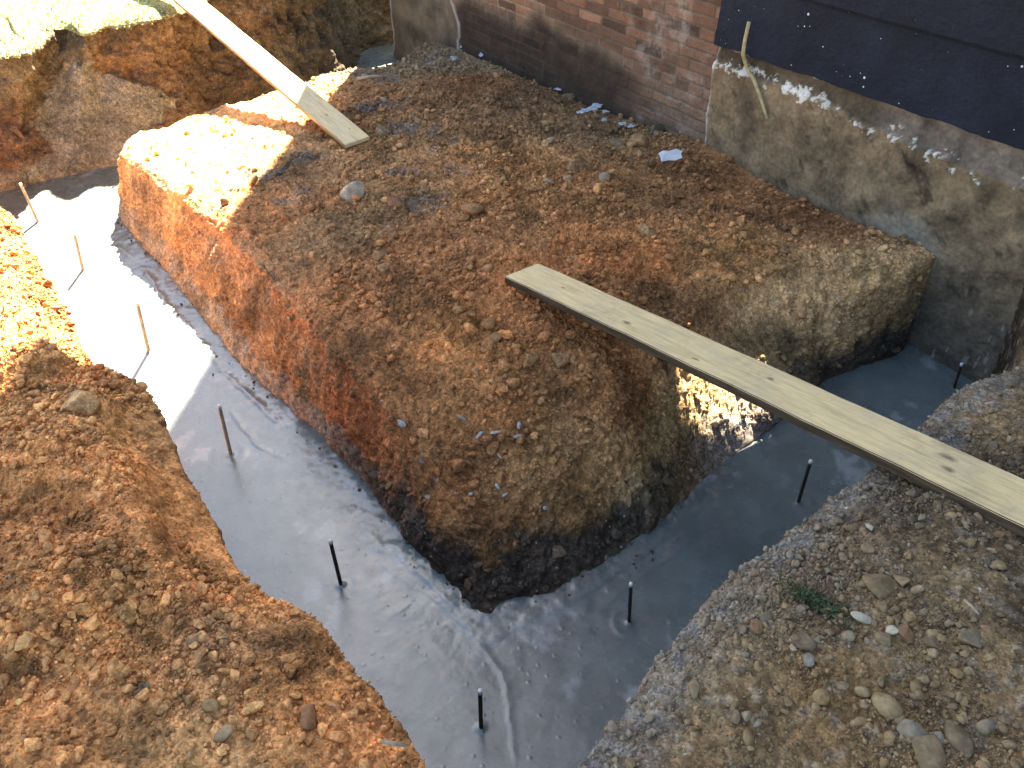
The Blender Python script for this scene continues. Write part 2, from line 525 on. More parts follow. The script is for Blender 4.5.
so = bpy.data.objects.new('sun', sl); link(so)
so.rotation_euler = SUN.to_track_quat('Z', 'Y').to_euler()
so.location = (0, 10, 12)

cam = bpy.data.cameras.new('camera'); co = bpy.data.objects.new('camera', cam); link(co)
cam.sensor_width = 36.0; cam.lens = FPX / 1024.0 * 36.0
cam.clip_start = 0.05; cam.clip_end = 500.0
co.location = (0, 0, CAMH); co.rotation_euler = (math.radians(90) - PITCH, 0, 0)
scene.camera = co
scene.view_settings.view_transform = 'Standard'
scene.view_settings.look = 'None'
scene.view_settings.exposure = 3.75
scene.view_settings.use_white_balance = True      # the photograph is balanced for the open shade
scene.view_settings.white_balance_temperature = 7500
scene.view_settings.white_balance_tint = 8
scene.view_settings.gamma = 1.0

# ------------------------------------------------------------------ the central mound
K_ALB = 1.0 / 1.05       # from a shaded picture value to a base colour

lip_px = [(118, 150, .40), (132, 160, .41), (150, 174, .42), (205, 212, .44), (250, 250, .46), (290, 300, .455),
          (330, 346, .445), (378, 394, .41), (428, 456, .33), (455, 476, .305), (480, 490, .29), (508, 484, .29), (548, 468, .305), (612, 412, .365),
          (700, 302, .41), (785, 262, .455), (866, 258, .468), (936, 251, .475)]
base_px = [(117, 214), (124, 224), (146, 250), (190, 301), (235, 358), (285, 404),
           (330, 446), (385, 512), (430, 568), (457, 594), (481, 612), (512, 603), (562, 588), (640, 540),
           (722, 466), (775, 425), (830, 378), (902, 351)]
LB = []
for (x, y, z), (bx_, by_) in zip(lip_px, base_px):
    LB.append(np.concatenate([at(x, y, z), at(bx_, by_, 0.0)]))
WALLZ = [(5.55, .47), (4.9, .44), (4.3, .42), (T_EDGE, .48), (3.3, .43), (2.6, .37), (1.9, .35), (1.2, .33), (0.65, .31)]
WALL_SIDE = []
for t, z in WALLZ:
    p = wall_pt(t if t < 5.5 else 5.02, -0.07, z)
    if t > 5.5: p = wall_pt(5.02, -0.02, .47)
    WALL_SIDE.append(np.concatenate([p, [p[0], p[1], 0.0]]))
BACK = []
for (x, y, z), (ox, oy) in zip([(393, 63, .30), (345, 68, .335), (290, 84, .36), (225, 102, .39), (165, 122, .40), (132, 130, .40)],
                               [(-.05, .12), (-.03, .14), (-.05, .12), (-.06, .10), (-.06, .06), (-.08, .02)]):
    p = at(x, y, z)
    BACK.append(np.concatenate([p, [p[0] + ox, p[1] + oy, 0.0]]))
RIM = np.array(LB + WALL_SIDE + BACK + [LB[0]])


def mound_step(Q):
    near = np.linalg.norm(Q[:, :2], axis=1)
    return np.clip(0.0022 * near, 0.0045, 0.012)


R = resample(RIM, mound_step, 8000)[:-1]
ns = len(R)
LIP, BASE = R[:, :3], R[:, 3:]
CM = np.array([0.0, 3.6])
TOP_N, FACE_N = 330, 120
ctrl = [at(*p) for p in lip_px] + [p[:3] for p in WALL_SIDE] + [p[:3] for p in BACK]
for x, y, z in [(354, 195, .47), (300, 150, .43), (240, 150, .42), (420, 130, .45), (470, 85, .45), (440, 75, .40), (520, 110, .45), (600, 160, .47),
                (500, 240, .50), (560, 290, .49), (430, 300, .49), (640, 240, .50), (720, 230, .49), (800, 235, .47),
                (650, 300, .465), (540, 350, .455), (460, 370, .43), (480, 420, .37), (550, 410, .38), (620, 350, .435), (670, 185, .46), (380, 250, .485), (600, 205, .49), (320, 230, .46)]:
    ctrl.append(at(x, y, z))
ctrl = np.array(ctrl)


def mound_z(xy):
    P3 = np.concatenate([xy, np.zeros(xy.shape[:-1] + (1,))], -1)
    return idw(P3[..., :2], ctrl[:, :2], ctrl[:, 2], 3.5, 0.12)


tt = np.linspace(0, 1, TOP_N) ** 0.9
top_xy = CM + (LIP[:, None, :2] - CM) * tt[None, :, None]
zt = mound_z(top_xy)
dl = np.linalg.norm(LIP[:, None, :2] - top_xy, axis=-1)
zlip = LIP[:, None, 2]
zt = zlip + (zt - zlip) * smooth(0.0, 0.35, dl)
cornerw = np.exp(-((LIP[:, 0] - .0) ** 2 + (LIP[:, 1] - 1.95) ** 2) / .40 ** 2)[:, None]
zt -= 0.035 * np.exp(-dl / 0.045) + .035 * cornerw * np.exp(-dl / .16)
ft = np.linspace(0, 1, FACE_N + 1)[1:]
fz = 1.0 - ft
ease = np.minimum(ft / .9, 1.0) ** 1.15
face_xy = LIP[:, None, :2] + (BASE[:, None, :2] - LIP[:, None, :2]) * ease[None, :, None]
# the foot of the bank bells out slightly, the middle is hollowed by the digger
toe = np.exp(-((BASE[:, 0] - .92) ** 2 + (BASE[:, 1] - 2.42) ** 2) / .30 ** 2)[:, None]      # a slumped toe on the right face
face_z = (LIP[:, None, 2] - 0.035 - .035 * cornerw) * fz[None, :] ** (1 + .12 * toe) - 0.05 * ft[None, :] ** 6
P = np.concatenate([np.concatenate([top_xy, zt[..., None]], -1),
                    np.concatenate([face_xy, face_z[..., None]], -1)], 1)
is_face = np.concatenate([np.zeros(TOP_N), np.ones(FACE_N)])[None, :]
arc = np.concatenate([[0], np.cumsum(np.linalg.norm(np.diff(LIP, axis=0), axis=1))])[:, None]
s_len = np.broadcast_to(arc, P.shape[:2])
near_rim = np.concatenate([np.exp(-dl / 0.25), np.ones((ns, FACE_N))], 1)
faceness = smooth(0.03, 0.22, np.concatenate([np.maximum(0.10 - dl, 0), 0.10 + ft[None, :] * 0.4 + 0 * s_len[:, :1]], 1))
# only the trench sides may move
on_wall = (P[..., :2] - HC) @ HN
free = smooth(-0.02, -0.22, on_wall)
nrm = grid_normals(P)
if nrm[ns // 8, 5, 2] < 0: nrm = -nrm
big = fbm(P, 2.6, 4, 0.5, 3)
med = fbm(P, 9.0, 4, 0.55, 5)
fine = fbm(P, 42.0, 3, 0.55, 9)
Pst = P * np.array([1, 1, 0.18])                      # vertical digger scrapes on the faces
scr = fbm(Pst, 13.0, 3, 0.55, 13)
ca = np.where(is_face > 0, s_len, P[..., 0]); cb = np.where(is_face > 0, P[..., 2], P[..., 1])
d1, t1 = domes(ca, cb, 0.040, 21, 0.55)
d2, t2 = domes(ca + 3.1, cb - 1.7, 0.018, 22, 0.7)
px_, py_, _ = project(P)
# left side of the mound is cut clean, its front corner is crumbly
clean = smooth(330, 190, px_) * is_face
crumb = (1 - 0.75 * clean) * (0.45 + 0.55 * smooth(-0.3, 0.3, fbm(P, 3.0, 2, 0.5, 31)))
disp = free * (0.030 * big * near_rim + (0.012 + .010 * (1 - is_face)) * med + (0.009 + .004 * (1 - is_face)) * fine + .004 * fbm(P, 95.0, 2, .5, 15)
               + is_face * (0.030 * scr + .014 * fbm(Pst, 38.0, 3, .6, 17))) + crumb * (0.16 * 0.040 * d1 + 0.75 * 0.018 * d2)
foot = np.concatenate([np.ones((ns, TOP_N)), np.broadcast_to(smooth(1.0, 0.80, ft)[None, :] * 0.8 + 0.2, (ns, FACE_N))], 1)
disp = disp * (1 - .62 * is_face * np.exp(-((px_ - 730) / 58) ** 4))
P = P + nrm * (disp * foot)[..., None]

# albedo of the mound, from its earth colours as seen
PAL = [  # photo position, height, colour as seen in open shade; the pale far-left top carries dry soil and sun glare
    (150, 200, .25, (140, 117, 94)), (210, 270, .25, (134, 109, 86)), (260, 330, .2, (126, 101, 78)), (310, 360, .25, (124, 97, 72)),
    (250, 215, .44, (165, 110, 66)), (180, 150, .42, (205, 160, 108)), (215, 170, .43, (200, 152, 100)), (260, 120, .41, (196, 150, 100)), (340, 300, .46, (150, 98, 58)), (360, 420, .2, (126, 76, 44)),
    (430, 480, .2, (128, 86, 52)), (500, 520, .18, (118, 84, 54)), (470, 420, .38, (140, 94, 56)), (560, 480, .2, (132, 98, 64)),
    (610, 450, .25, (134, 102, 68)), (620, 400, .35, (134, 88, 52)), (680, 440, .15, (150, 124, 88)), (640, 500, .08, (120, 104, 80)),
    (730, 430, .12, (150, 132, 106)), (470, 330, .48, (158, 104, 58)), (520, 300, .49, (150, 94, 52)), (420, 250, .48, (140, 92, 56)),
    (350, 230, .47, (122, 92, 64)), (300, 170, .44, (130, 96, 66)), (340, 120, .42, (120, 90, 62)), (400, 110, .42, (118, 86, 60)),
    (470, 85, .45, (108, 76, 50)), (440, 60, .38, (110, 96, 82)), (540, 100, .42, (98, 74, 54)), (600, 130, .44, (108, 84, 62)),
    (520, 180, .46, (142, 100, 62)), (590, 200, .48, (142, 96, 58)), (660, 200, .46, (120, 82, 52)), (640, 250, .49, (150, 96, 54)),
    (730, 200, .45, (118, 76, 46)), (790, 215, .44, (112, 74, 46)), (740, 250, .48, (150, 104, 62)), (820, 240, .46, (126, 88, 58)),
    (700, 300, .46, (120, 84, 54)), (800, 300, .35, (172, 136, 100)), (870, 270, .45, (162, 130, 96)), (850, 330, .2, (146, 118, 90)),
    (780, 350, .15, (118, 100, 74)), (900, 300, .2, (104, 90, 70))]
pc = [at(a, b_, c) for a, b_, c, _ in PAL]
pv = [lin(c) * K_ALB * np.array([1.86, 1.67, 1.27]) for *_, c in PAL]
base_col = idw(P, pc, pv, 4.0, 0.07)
var = fbm(P, 7.0, 4, 0.6, 41)
c = base_col * (1 + 0.28 * var)[..., None]
# patches of greyer, darker topsoil and of redder clay
red = (smooth(0.12, 0.42, fbm(P, 3.6, 4, 0.55, 51)) * (1 - .7 * is_face))[..., None]
c = c * (1 - 0.4 * red) + c * np.array([1.10, 0.86, 0.72]) * 0.4 * red
dark = smooth(0.10, 0.45, fbm(P, 5.3, 4, 0.6, 57))[..., None]
c = c * (1 - 0.38 * dark)
# grey cement dust / mortar trodden into the top
grey = (smooth(0.22, 0.42, fbm(P, 5.0, 4, 0.6, 61)) * smooth(520, 400, px_) * smooth(280, 200, py_) * (1 - is_face))[..., None]
c = c * (1 - 0.6 * grey) + np.array([.165, .15, .135]) * 0.6 * grey
# the foot: damp earth and grey slurry where the pour touched it
zz = P[..., 2]
edge_n = fbm(P * np.array([1, 1, .5]), 11.0, 4, 0.6, 71) * 0.05
left_arm = smooth(420, 330, px_) * is_face
slurry = smooth(0.150, 0.100, zz + edge_n * 1.4) * left_arm
slurry = slurry * (0.62 + 0.38 * smooth(-.25, .1, fbm(P, 16, 3, .6, 75)))
c = c * (1 - slurry[..., None]) + np.array([.30, .27, .215]) * (1 + .2 * var[..., None]) * slurry[..., None]
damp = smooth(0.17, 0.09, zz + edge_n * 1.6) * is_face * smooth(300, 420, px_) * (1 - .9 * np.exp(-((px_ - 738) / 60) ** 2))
splash = smooth(0.15, 0.07, zz + edge_n * 1.5) * is_face * np.exp(-((px_ - 742) / 48) ** 4)
c = c * (1 - .85 * splash[..., None]) + np.array([.30, .262, .235]) * .85 * splash[..., None]
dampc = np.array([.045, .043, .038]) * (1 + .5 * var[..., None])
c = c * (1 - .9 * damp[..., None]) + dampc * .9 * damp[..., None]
# pale crumbs of lime on the front corner
lime = smooth(.55, .62, fbm(P, 34, 2, .5, 81)) * smooth(.1, .4, fbm(P, 4, 2, .5, 83)) * is_face * smooth(330, 430, px_)
c = c * (1 - .7 * lime[..., None]) + np.array([.42, .40, .37]) * .7 * lime[..., None]
c = c * (0.86 + 0.30 * np.where(d2 > 0.05, t2, .3))[..., None]
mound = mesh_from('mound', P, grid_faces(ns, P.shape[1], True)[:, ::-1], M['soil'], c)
tag(mound, kind='structure')
MOUND = (P, c, nrm, (0, ns))

# ------------------------------------------------------------------ the bank we stand on: left spoil, corner, right gravel
bank_lip = [((-3.75, 4.35, .62),), ((-3.05, 3.95, .60),), (0, 206, .58), (10, 214, .58), (22, 236, .58), (50, 284, .58), (77, 336, .58), (92, 358, .58),
            (133, 378, .58), (152, 398, .58), (176, 454, .57), (203, 503, .57), (225, 544, .58), (246, 576, .60), (285, 596, .62), (314, 610, .63),
            (332, 634, .63), (352, 664, .63), (384, 702, .63), (426, 768, .63), ((-0.075, 0.68, .63),), ((0.045, 0.68, .63),), (578, 768, .63),
            (596, 742, .63), (630, 700, .63), (670, 640, .63), (712, 590, .64), (750, 557, .64), (790, 530, .65), (832, 497, .67), (862, 476, .68),
            (890, 448, .69), (920, 424, .70), (945, 396, .70), (975, 376, .70), (1020, 361, .70), ((1.66, 2.17, .70),), ((1.83, 2.45, .70),), ((1.99, 2.76, .69),), ((2.10, 2.98, .69),)]
BL = []
for q in bank_lip:
    BL.append(np.array(q[0]) if len(q) == 1 else at(*q))
BL = np.array(BL)


def bank_step(Q):
    d = np.linalg.norm(Q[:, :2], axis=1)
    return np.clip(0.0021 * d, 0.0038, 0.012)


LIP2 = resample(BL, bank_step, 8000)
ns2 = len(LIP2)
ang = np.interp(np.linspace(0, 1, ns2), [0, .46, .54, 1.0], [0, 0, 0, 0])
tan = np.gradient(LIP2[:, :2], axis=0)
ksm = 160
kern = np.hanning(2 * ksm + 1); kern /= kern.sum()
tp = np.vstack([np.repeat(tan[:1], ksm, 0), tan, np.repeat(tan[-1:], ksm, 0)])
tp /= np.linalg.norm(tp, axis=1, keepdims=True)
ts = np.stack([np.convolve(tp[:, k], kern, 'valid') for k in (0, 1)], 1)
ts /= np.linalg.norm(ts, axis=1, keepdims=True)
out2 = np.stack([ts[:, 1], -ts[:, 0]], 1)             # to the right of the walking direction = away from the trench
dd = np.concatenate([np.linspace(0, 1.35, 300), 1.35 + np.linspace(0, 1, 46)[1:] ** 1.6 * 6.5])[::-1]
TOP2 = len(dd); FACE2 = 64
bz_pts = [(0, 345, .80), (40, 300, .68), (0, 270, .66), (75, 405, .70), (30, 450, .82), (0, 600, .84), (60, 560, .80), (0, 768, .84), (110, 470, .70), (118, 520, .70), (160, 560, .69),
          (150, 620, .74), (100, 680, .78), (230, 592, .67), (200, 680, .73), (260, 660, .69), (300, 700, .68), (240, 768, .72), (330, 768, .67), (120, 768, .78),
          (660, 740, .65), (720, 660, .67), (760, 720, .68), (800, 600, .68), (880, 560, .71), (860, 680, .70), (940, 640, .73), (980, 560, .745), (1024, 768, .76), (900, 768, .72),
          (1024, 640, .76), (1024, 530, .755), (980, 480, .74), (1024, 430, .74), (700, 768, .67), (960, 730, .735), (960, 420, .72)]
bz = [at(*p) for p in bz_pts] + [b for b in BL[::2]]
bz += [np.array(q) for q in [(-2.6, 2.6, .8), (-3.5, 3.0, .75), (-2.2, 1.2, .8), (-1.5, -.5, .7), (0, -.6, .64), (0, .2, .64), (1.6, -.5, .74), (2.4, 1.0, .76), (2.6, 2.2, .74),
                             (-5, 1, .65), (-3, -3, .6), (0, -4, .6), (3, -3, .6), (-7, 3, .6), (0, -8, .58), (5, -4, .6)]]
bz = np.array(bz)
txy = LIP2[:, None, :2] + out2[:, None, :] * dd[None, :, None]
Pz = idw(txy, bz[:, :2], bz[:, 2], 4.0, 0.10)
dl2 = np.broadcast_to(dd[None, :], Pz.shape)
lx_, ly_, _ = project(LIP2)
slope_run = (smooth(372, 420, ly_) * smooth(600, 560, ly_) * (LIP2[:, 0] < 0))[:, None]   # smooth scraped slope under a crest
Pz = Pz + slope_run * (.055 * smooth(.05, .16, dl2) - .03 * smooth(.20, .32, dl2))
zl2 = LIP2[:, None, 2]
zt2 = zl2 + (Pz - zl2) * smooth(0, .18, dl2) - 0.03 * np.exp(-dl2 / 0.03)
ft2 = np.linspace(0, 1, FACE2 + 1)[1:]
under = np.interp(ft2, [0, .15, .5, 1], [0.0, .0, -.015, -.03])     # face drops nearly plumb
fxy = LIP2[:, None, :2] - out2[:, None, :] * under[None, :, None]
fz2 = (LIP2[:, None, 2] - .03) * (1 - ft2)[None, :] - .06 * ft2[None, :] ** 4
P = np.concatenate([np.concatenate([txy, zt2[..., None]], -1), np.concatenate([fxy, fz2[..., None]], -1)], 1)
isf = np.concatenate([np.zeros(TOP2), np.ones(FACE2)])[None, :]
nrm = grid_normals(P)
if nrm[ns2 // 2, TOP2 - 100, 2] < 0: nrm = -nrm
px_, py_, dep_ = project(P)
right = smooth(-.05, .12, P[..., 0])                  # 0 = left spoil, 1 = right gravel
big = fbm(P, 2.4, 4, 0.5, 103); med = fbm(P, 8.0, 4, .55, 105); fine = fbm(P, 40.0, 3, .55, 109)
sarc = np.concatenate([[0], np.cumsum(np.linalg.norm(np.diff(LIP2, axis=0), axis=1))])[:, None] + 0 * P[..., 0]
ca = np.where(isf > 0, sarc, P[..., 0]); cb = np.where(isf > 0, P[..., 2], P[..., 1])
d0, t0 = domes(ca, cb, 0.075, 120, .40, .15, .5)
d1, t1 = domes(ca, cb, 0.034, 121, .75)
d2, t2 = domes(ca + 3.1, cb - 1.7, 0.016, 122, .8)
_sp0 = smooth(.16, .06, np.linalg.norm((P[..., :2] - at(175, 520, .64)[:2]) @ np.array([[.76, -.65], [.65, .76]]).T * np.array([1.5, .42]), axis=-1))
smoothpatch = np.maximum(_sp0 * .5, slope_run * smooth(.185, .13, np.concatenate([dl2, np.zeros((ns2, FACE2))], 1) + .04 * fbm(P, 9, 3, .6, 129)))
edge_keep = 0.6 + 0.4 * smooth(0, .1, np.concatenate([dl2, np.zeros((ns2, FACE2))], 1))
crumb = (1 - .8 * smoothpatch) * (0.5 + 0.5 * smooth(-.35, .25, fbm(P, 3.1, 2, .5, 131)))
lim = np.exp(-np.maximum(np.concatenate([dl2, np.zeros((ns2, FACE2))], 1) - 1.5, 0) / 1.0)
disp = (edge_keep * ((.028 - .010 * right) * big + (.016 - .006 * right) * med + .009 * fine + .004 * fbm(P, 95.0, 2, .5, 115)) + 0.010 * isf * fbm(P, 20, 3, .6, 133)
        + crumb * ((0.12 - .04 * right) * .075 * d0 + (.12 + .0 * right) * .034 * d1 + .7 * .016 * d2)) * (.3 + .7 * lim)
P = P + nrm * disp[..., None]
PALB = [(30, 300, .66, (160, 108, 66)), (20, 250, .62, (160, 110, 70)), (60, 420, .70, (182, 134, 86)), (30, 520, .8, (178, 122, 72)), (110, 620, .75, (180, 128, 78)), (60, 720, .8, (178, 126, 78)),
        (180, 530, .64, (184, 126, 74)), (250, 600, .64, (182, 126, 74)), (230, 640, .68, (140, 104, 72)), (290, 690, .68, (180, 126, 76)), (200, 740, .74, (160, 122, 82)), (340, 740, .67, (182, 128, 80)),
        (620, 745, .65, (138, 122, 104)), (690, 660, .65, (146, 136, 122)), (740, 610, .66, (140, 128, 114)), (760, 680, .68, (140, 118, 90)), (830, 560, .68, (120, 104, 88)),
        (880, 500, .70, (96, 84, 74)), (930, 440, .70, (130, 116, 98)), (820, 690, .69, (150, 122, 86)), (900, 640, .72, (136, 116, 90)), (960, 600, .74, (132, 114, 90)),
        (1000, 700, .75, (140, 118, 92)), (900, 740, .72, (144, 120, 90)), (700, 740, .67, (144, 122, 94)), (990, 420, .72, (138, 116, 90)), (990, 530, .75, (118, 102, 84)), (1012, 335, .3, (60, 50, 40))]  # dark entries paint the shade under the plank and in the trench-end corner
pc = [at(a, b_, q) for a, b_, q, _ in PALB]; pv = [lin(q) * K_ALB * (np.array([1.84, 1.62, 1.24]) if a < 500 else np.array([1.05, .86, .63])) for a, b_, _z, q in PALB]
base_col = idw(P, pc, pv, 4.0, .07)
var = fbm(P, 7.0, 4, .6, 141)
c = base_col * (1 + .26 * var)[..., None]
dark = smooth(.08, .40, fbm(P, 4.6, 5, .62, 145))[..., None]
c = c * (1 - .42 * dark)
redc = (smooth(.1, .45, fbm(P, 3.1, 4, .55, 147)) * (1 - right))[..., None]
c = c * (1 - .5 * redc) + c * np.array([1.10, .86, .70]) * .5 * redc
# white-grey cement crust along the right edge
dr = np.concatenate([dl2, np.zeros((ns2, FACE2))], 1)
crust = smooth(.14, .03, dr + .09 * fbm(P, 6, 4, .6, 151)) * right * smooth(-.55, .15, fbm(P, 4, 3, .6, 153))
crust = crust * smooth(1.66, 1.52, P[..., 0]) * (0.35 + .65 * smooth(-.2, .2, fbm(P, 30, 3, .6, 157)))
c = c * (1 - .75 * crust[..., None]) + np.array([.27, .255, .235]) * .75 * crust[..., None]
tint = np.where(d2 > .05, t2, .3) * .5 + np.where(d1 > .05, t1, .3) * .5
c = c * (.80 + .5 * tint)[..., None]
gs = (right * (t1 > .62) * (d1 > .05))[..., None]
c = c * (1 - .4 * gs) + np.array([.22, .18, .135]) * .4 * gs
bank = mesh_from('ground_bank', P, grid_faces(ns2, P.shape[1])[:, ::-1], M['soil'], c)
tag(bank, kind='structure')
BANK = (P, c, nrm, (0, ns2))

# ------------------------------------------------------------------ the back bank with the lawn
back_lip = [(-5.4, 3.75, .76), (-4.3, 4.2, .78)] + [tuple(at(*q)) for q in [(0, 50, .80), (25, 42, .80), (42, 26, .81), (62, 20, .81), (82, 28, .80), (105, 20, .80), (130, 18, .80), (168, 10, .80), (215, -12, .80)]] \
    + [(-1.78, 6.55, .82), (-1.52, 6.95, .84), (-1.45, 7.35, .86), (-1.30, 7.75, .9), (-.6, 8.35, .9), (.6, 9.15, .9)]
back_base = [(-5.35, 3.55), (-4.2, 4.0)] + [tuple(at(*q)[:2]) for q in [(0, 192, 0), (22, 188, 0), (42, 182, 0), (62, 178, 0), (82, 173, 0), (105, 168, 0), (125, 164, 0)]] + [(-2.30, 5.45), (-2.02, 5.9)] \
    + [(-1.68, 6.45), (-1.42, 6.9), (-1.36, 7.35), (-1.22, 7.7), (-.5, 8.2), (.7, 9.0)]
RB = np.array([np.concatenate([l, b_, [0]]) for l, b_ in zip(back_lip, back_base)])
RBs = resample(RB, lambda Q: np.clip(0.0022 * np.linalg.norm(Q[:, :2], axis=1), .008, .016), 6000)
L3, B3 = RBs[:, :3], RBs[:, 3:]
ns3 = len(L3)
od = L3[:, :2] - B3[:, :2]
ov = np.array([-.55, .835])
dd3 = np.concatenate([np.linspace(0, 2.2, 130), 2.2 + np.linspace(0, 1, 40)[1:] ** 1.5 * 6])[::-1]
txy = L3[:, None, :2] + ov[None, None, :] * dd3[None, :, None]
z3 = L3[:, None, 2] + .04 * smooth(0, 1.5, dd3)[None, :] - .05 * np.exp(-dd3 / .06)[None, :]
F3 = 130
ft3 = np.linspace(0, 1, F3 + 1)[1:]
fxy = L3[:, None, :2] + (B3[:, None, :2] - L3[:, None, :2]) * ft3[None, :, None]
recess = -.10 * np.sin(np.pi * np.clip(ft3 / .9, 0, 1)) ** .7
fxy = fxy - recess[None, :, None] * ov[None, None, :]
fz3 = (L3[:, None, 2] - .05) * (1 - ft3)[None, :] - .05 * ft3[None, :] ** 5
P = np.concatenate([np.concatenate([txy, z3[..., None]], -1), np.concatenate([fxy, fz3[..., None]], -1)], 1)
isf = np.concatenate([np.zeros(len(dd3)), np.ones(F3)])[None, :]
nrm = grid_normals(P)
if nrm[ns3 // 2, 60, 2] < 0: nrm = -nrm
Pst = P * np.array([1, 1, .25])
P0 = P.copy()
blk = np.abs(fbm(P, 6, 4, .55, 203))
disp = isf * (.07 * fbm(P, 2.6, 4, .55, 201) + .15 * (.18 - blk) + .05 * fbm(Pst, 9, 4, .55, 205) + .022 * fbm(P, 22, 4, .6, 207)) + (1 - isf) * (.03 * fbm(P, 3, 3, .5, 209) + .012 * fbm(P, 18, 3, .6, 211))
px_, py_, _ = project(P0)
patch = smooth(.03, -.03, np.hypot((px_ - 94) / 66, (py_ - 118) / 52) - 1 + .6 * fbm(P, 4, 5, .62, 221)) * isf
patch = np.maximum(patch, smooth(.13, .07, P[..., 2] + .05 * fbm(P, 5, 3, .6, 223)) * isf * smooth(240, 180, px_))
disp = disp * (1 - .75 * patch)
P = P + nrm * disp[..., None]
PALC = [(20, 80, .6, (120, 96, 68)), (20, 140, .3, (124, 86, 60)), (60, 60, .7, (108, 88, 62)), (140, 60, .6, (128, 90, 60)), (150, 100, .4, (120, 78, 48)), (190, 80, .5, (112, 84, 56)),
        (240, 40, .6, (106, 84, 56)), (270, 30, .6, (128, 92, 60)), (295, 60, .4, (122, 90, 60)), (320, 30, .6, (70, 56, 40)), (360, 40, .4, (58, 46, 34)), (230, 80, .3, (92, 66, 44)), (110, 40, .75, (104, 84, 58))]  # darkest two entries paint the deep shade of the pit by the house
pc = [at(a, b_, q) for a, b_, q, _ in PALC]; pv = [lin(q) * K_ALB * np.array([1.15, 1.38, 1.42]) for *_, q in PALC]
c = idw(P, pc, pv, 4.0, .1)
var = fbm(P, 7, 4, .6, 231)
c = c * (1 + .38 * var)[..., None]
redc = smooth(.12, .4, fbm(P, 4, 4, .6, 233))[..., None]
c = c * (1 - redc * .5) + c * np.array([1.15, .94, .80]) * redc * .5
topsoil = smooth(.62, .74, P[..., 2] + .06 * fbm(P, 5, 3, .6, 235))[..., None] * isf[..., None]
c = c * (1 - .5 * topsoil) + np.array([.075, .06, .04]) * .5 * topsoil
c = c * (1 - patch[..., None] * .92) + np.array([.25, .225, .165]) * (1 + .30 * var[..., None]) * patch[..., None] * .92
lawn = (1 - isf)[..., None]
c = c * (1 - lawn) + np.array([.30, .28, .14]) * (1 + .4 * var[..., None]) * lawn
back = mesh_from('lawn_bank', P, grid_faces(ns3, P.shape[1])[:, ::-1], M['soil'], c)
tag(back, kind='structure')
BACKB = (P, c, nrm)

# ------------------------------------------------------------------ wider ground out to the horizon
th = np.linspace(0, 2 * math.pi, 97)[:-1]
rr = np.array([7.5, 9, 12, 18, 30, 60, 120, 260])
G = np.stack([0 + rr[None, :] * np.cos(th)[:, None], 3 + rr[None, :] * np.sin(th)[:, None], np.full((96, len(rr)), .50)], -1)
G[:, 0, 2] = .35
gc = np.tile(np.array([.14, .14, .07]), (96, len(rr), 1)) * (1 + .3 * fbm(G, .4, 3, .6, 251))[..., None]
g = mesh_from('ground', G, grid_faces(96, len(rr), True), M['soil'], gc)
tag(g, kind='structure')

# ------------------------------------------------------------------ fresh concrete in the trench
gx = np.concatenate([np.arange(-4.6, -2.0, .012), np.arange(-2.0, 1.5, .0058), np.arange(1.5, 2.5, .012)])
gy = np.concatenate([np.arange(.35, 3.6, .0058), np.arange(3.6, 5.6, .010), np.arange(5.6, 8.6, .03)])
nx, ny = len(gx), len(gy)
X, Y = np.meshgrid(gx, gy, indexing='ij')
P = np.stack([X, Y, 0 * X], -1)
flow_px = [[(119, 247), (135, 262), (150, 280), (164, 303), (185, 325), (225, 375), (262, 409), (276, 422)],
           [(232, 414), (240, 424), (255, 442), (296, 469), (326, 480), (350, 482)],
           [(357, 570), (366, 564), (376, 564), (395, 577), (436, 604), (470, 634), (500, 675), (511, 724), (515, 760)],
           [(372, 641), (387, 619), (406, 609)], [(280, 400), (330, 455), (372, 520), (410, 570), (450, 608)],
           [(600, 610), (640, 580), (690, 545)], [(668, 620), (682, 660), (690, 690)], [(500, 640), (560, 610), (640, 560), (700, 510)]]
flow_par = [(.007, .007), (.004, .005), (.0014, .005), (.0014, .005), (.0035, .012), (.0016, .007), (.0016, .005), (.0025, .010)]
h = .0022 * fbm(P, 1.6, 2, .5, 301) + .0006 * fbm(P * np.array([1, .6, 1]), 11, 4, .55, 303)
wob = .018 * np.stack([fbm(P, 8, 3, .6, 311), fbm(P, 8, 3, .6, 313)], -1)
xy = P[..., :2] + wob
for pts, (amp, wd) in zip(flow_px, flow_par):
    W3 = [at(a, b_, 0)[:2] for a, b_ in pts]
    best = np.full(X.shape, 9.0); side = np.zeros(X.shape)
    for a, b_ in zip(W3[:-1], W3[1:]):
        ab = b_ - a; ap = xy - a
        t = np.clip((ap @ ab) / (ab @ ab), 0, 1)
        q = ap - t[..., None] * ab
        d = np.linalg.norm(q, axis=-1)
        sd = np.sign(ab[0] * ap[..., 1] - ab[1] * ap[..., 0])
        m = d < best
        best = np.where(m, d, best); side = np.where(m, sd, side)
    br = smooth(-.35, .25, fbm(P, 4, 3, .6, 331)) * (.5 + .7 * (.5 + .5 * fbm(P, 12, 3, .6, 333)))
    lead = np.exp(-(best / np.where(side > 0, wd * 2.8, wd * .6)) ** 2)
    h += amp * br * lead
inner = BASE[: int(ns * .45), :2]
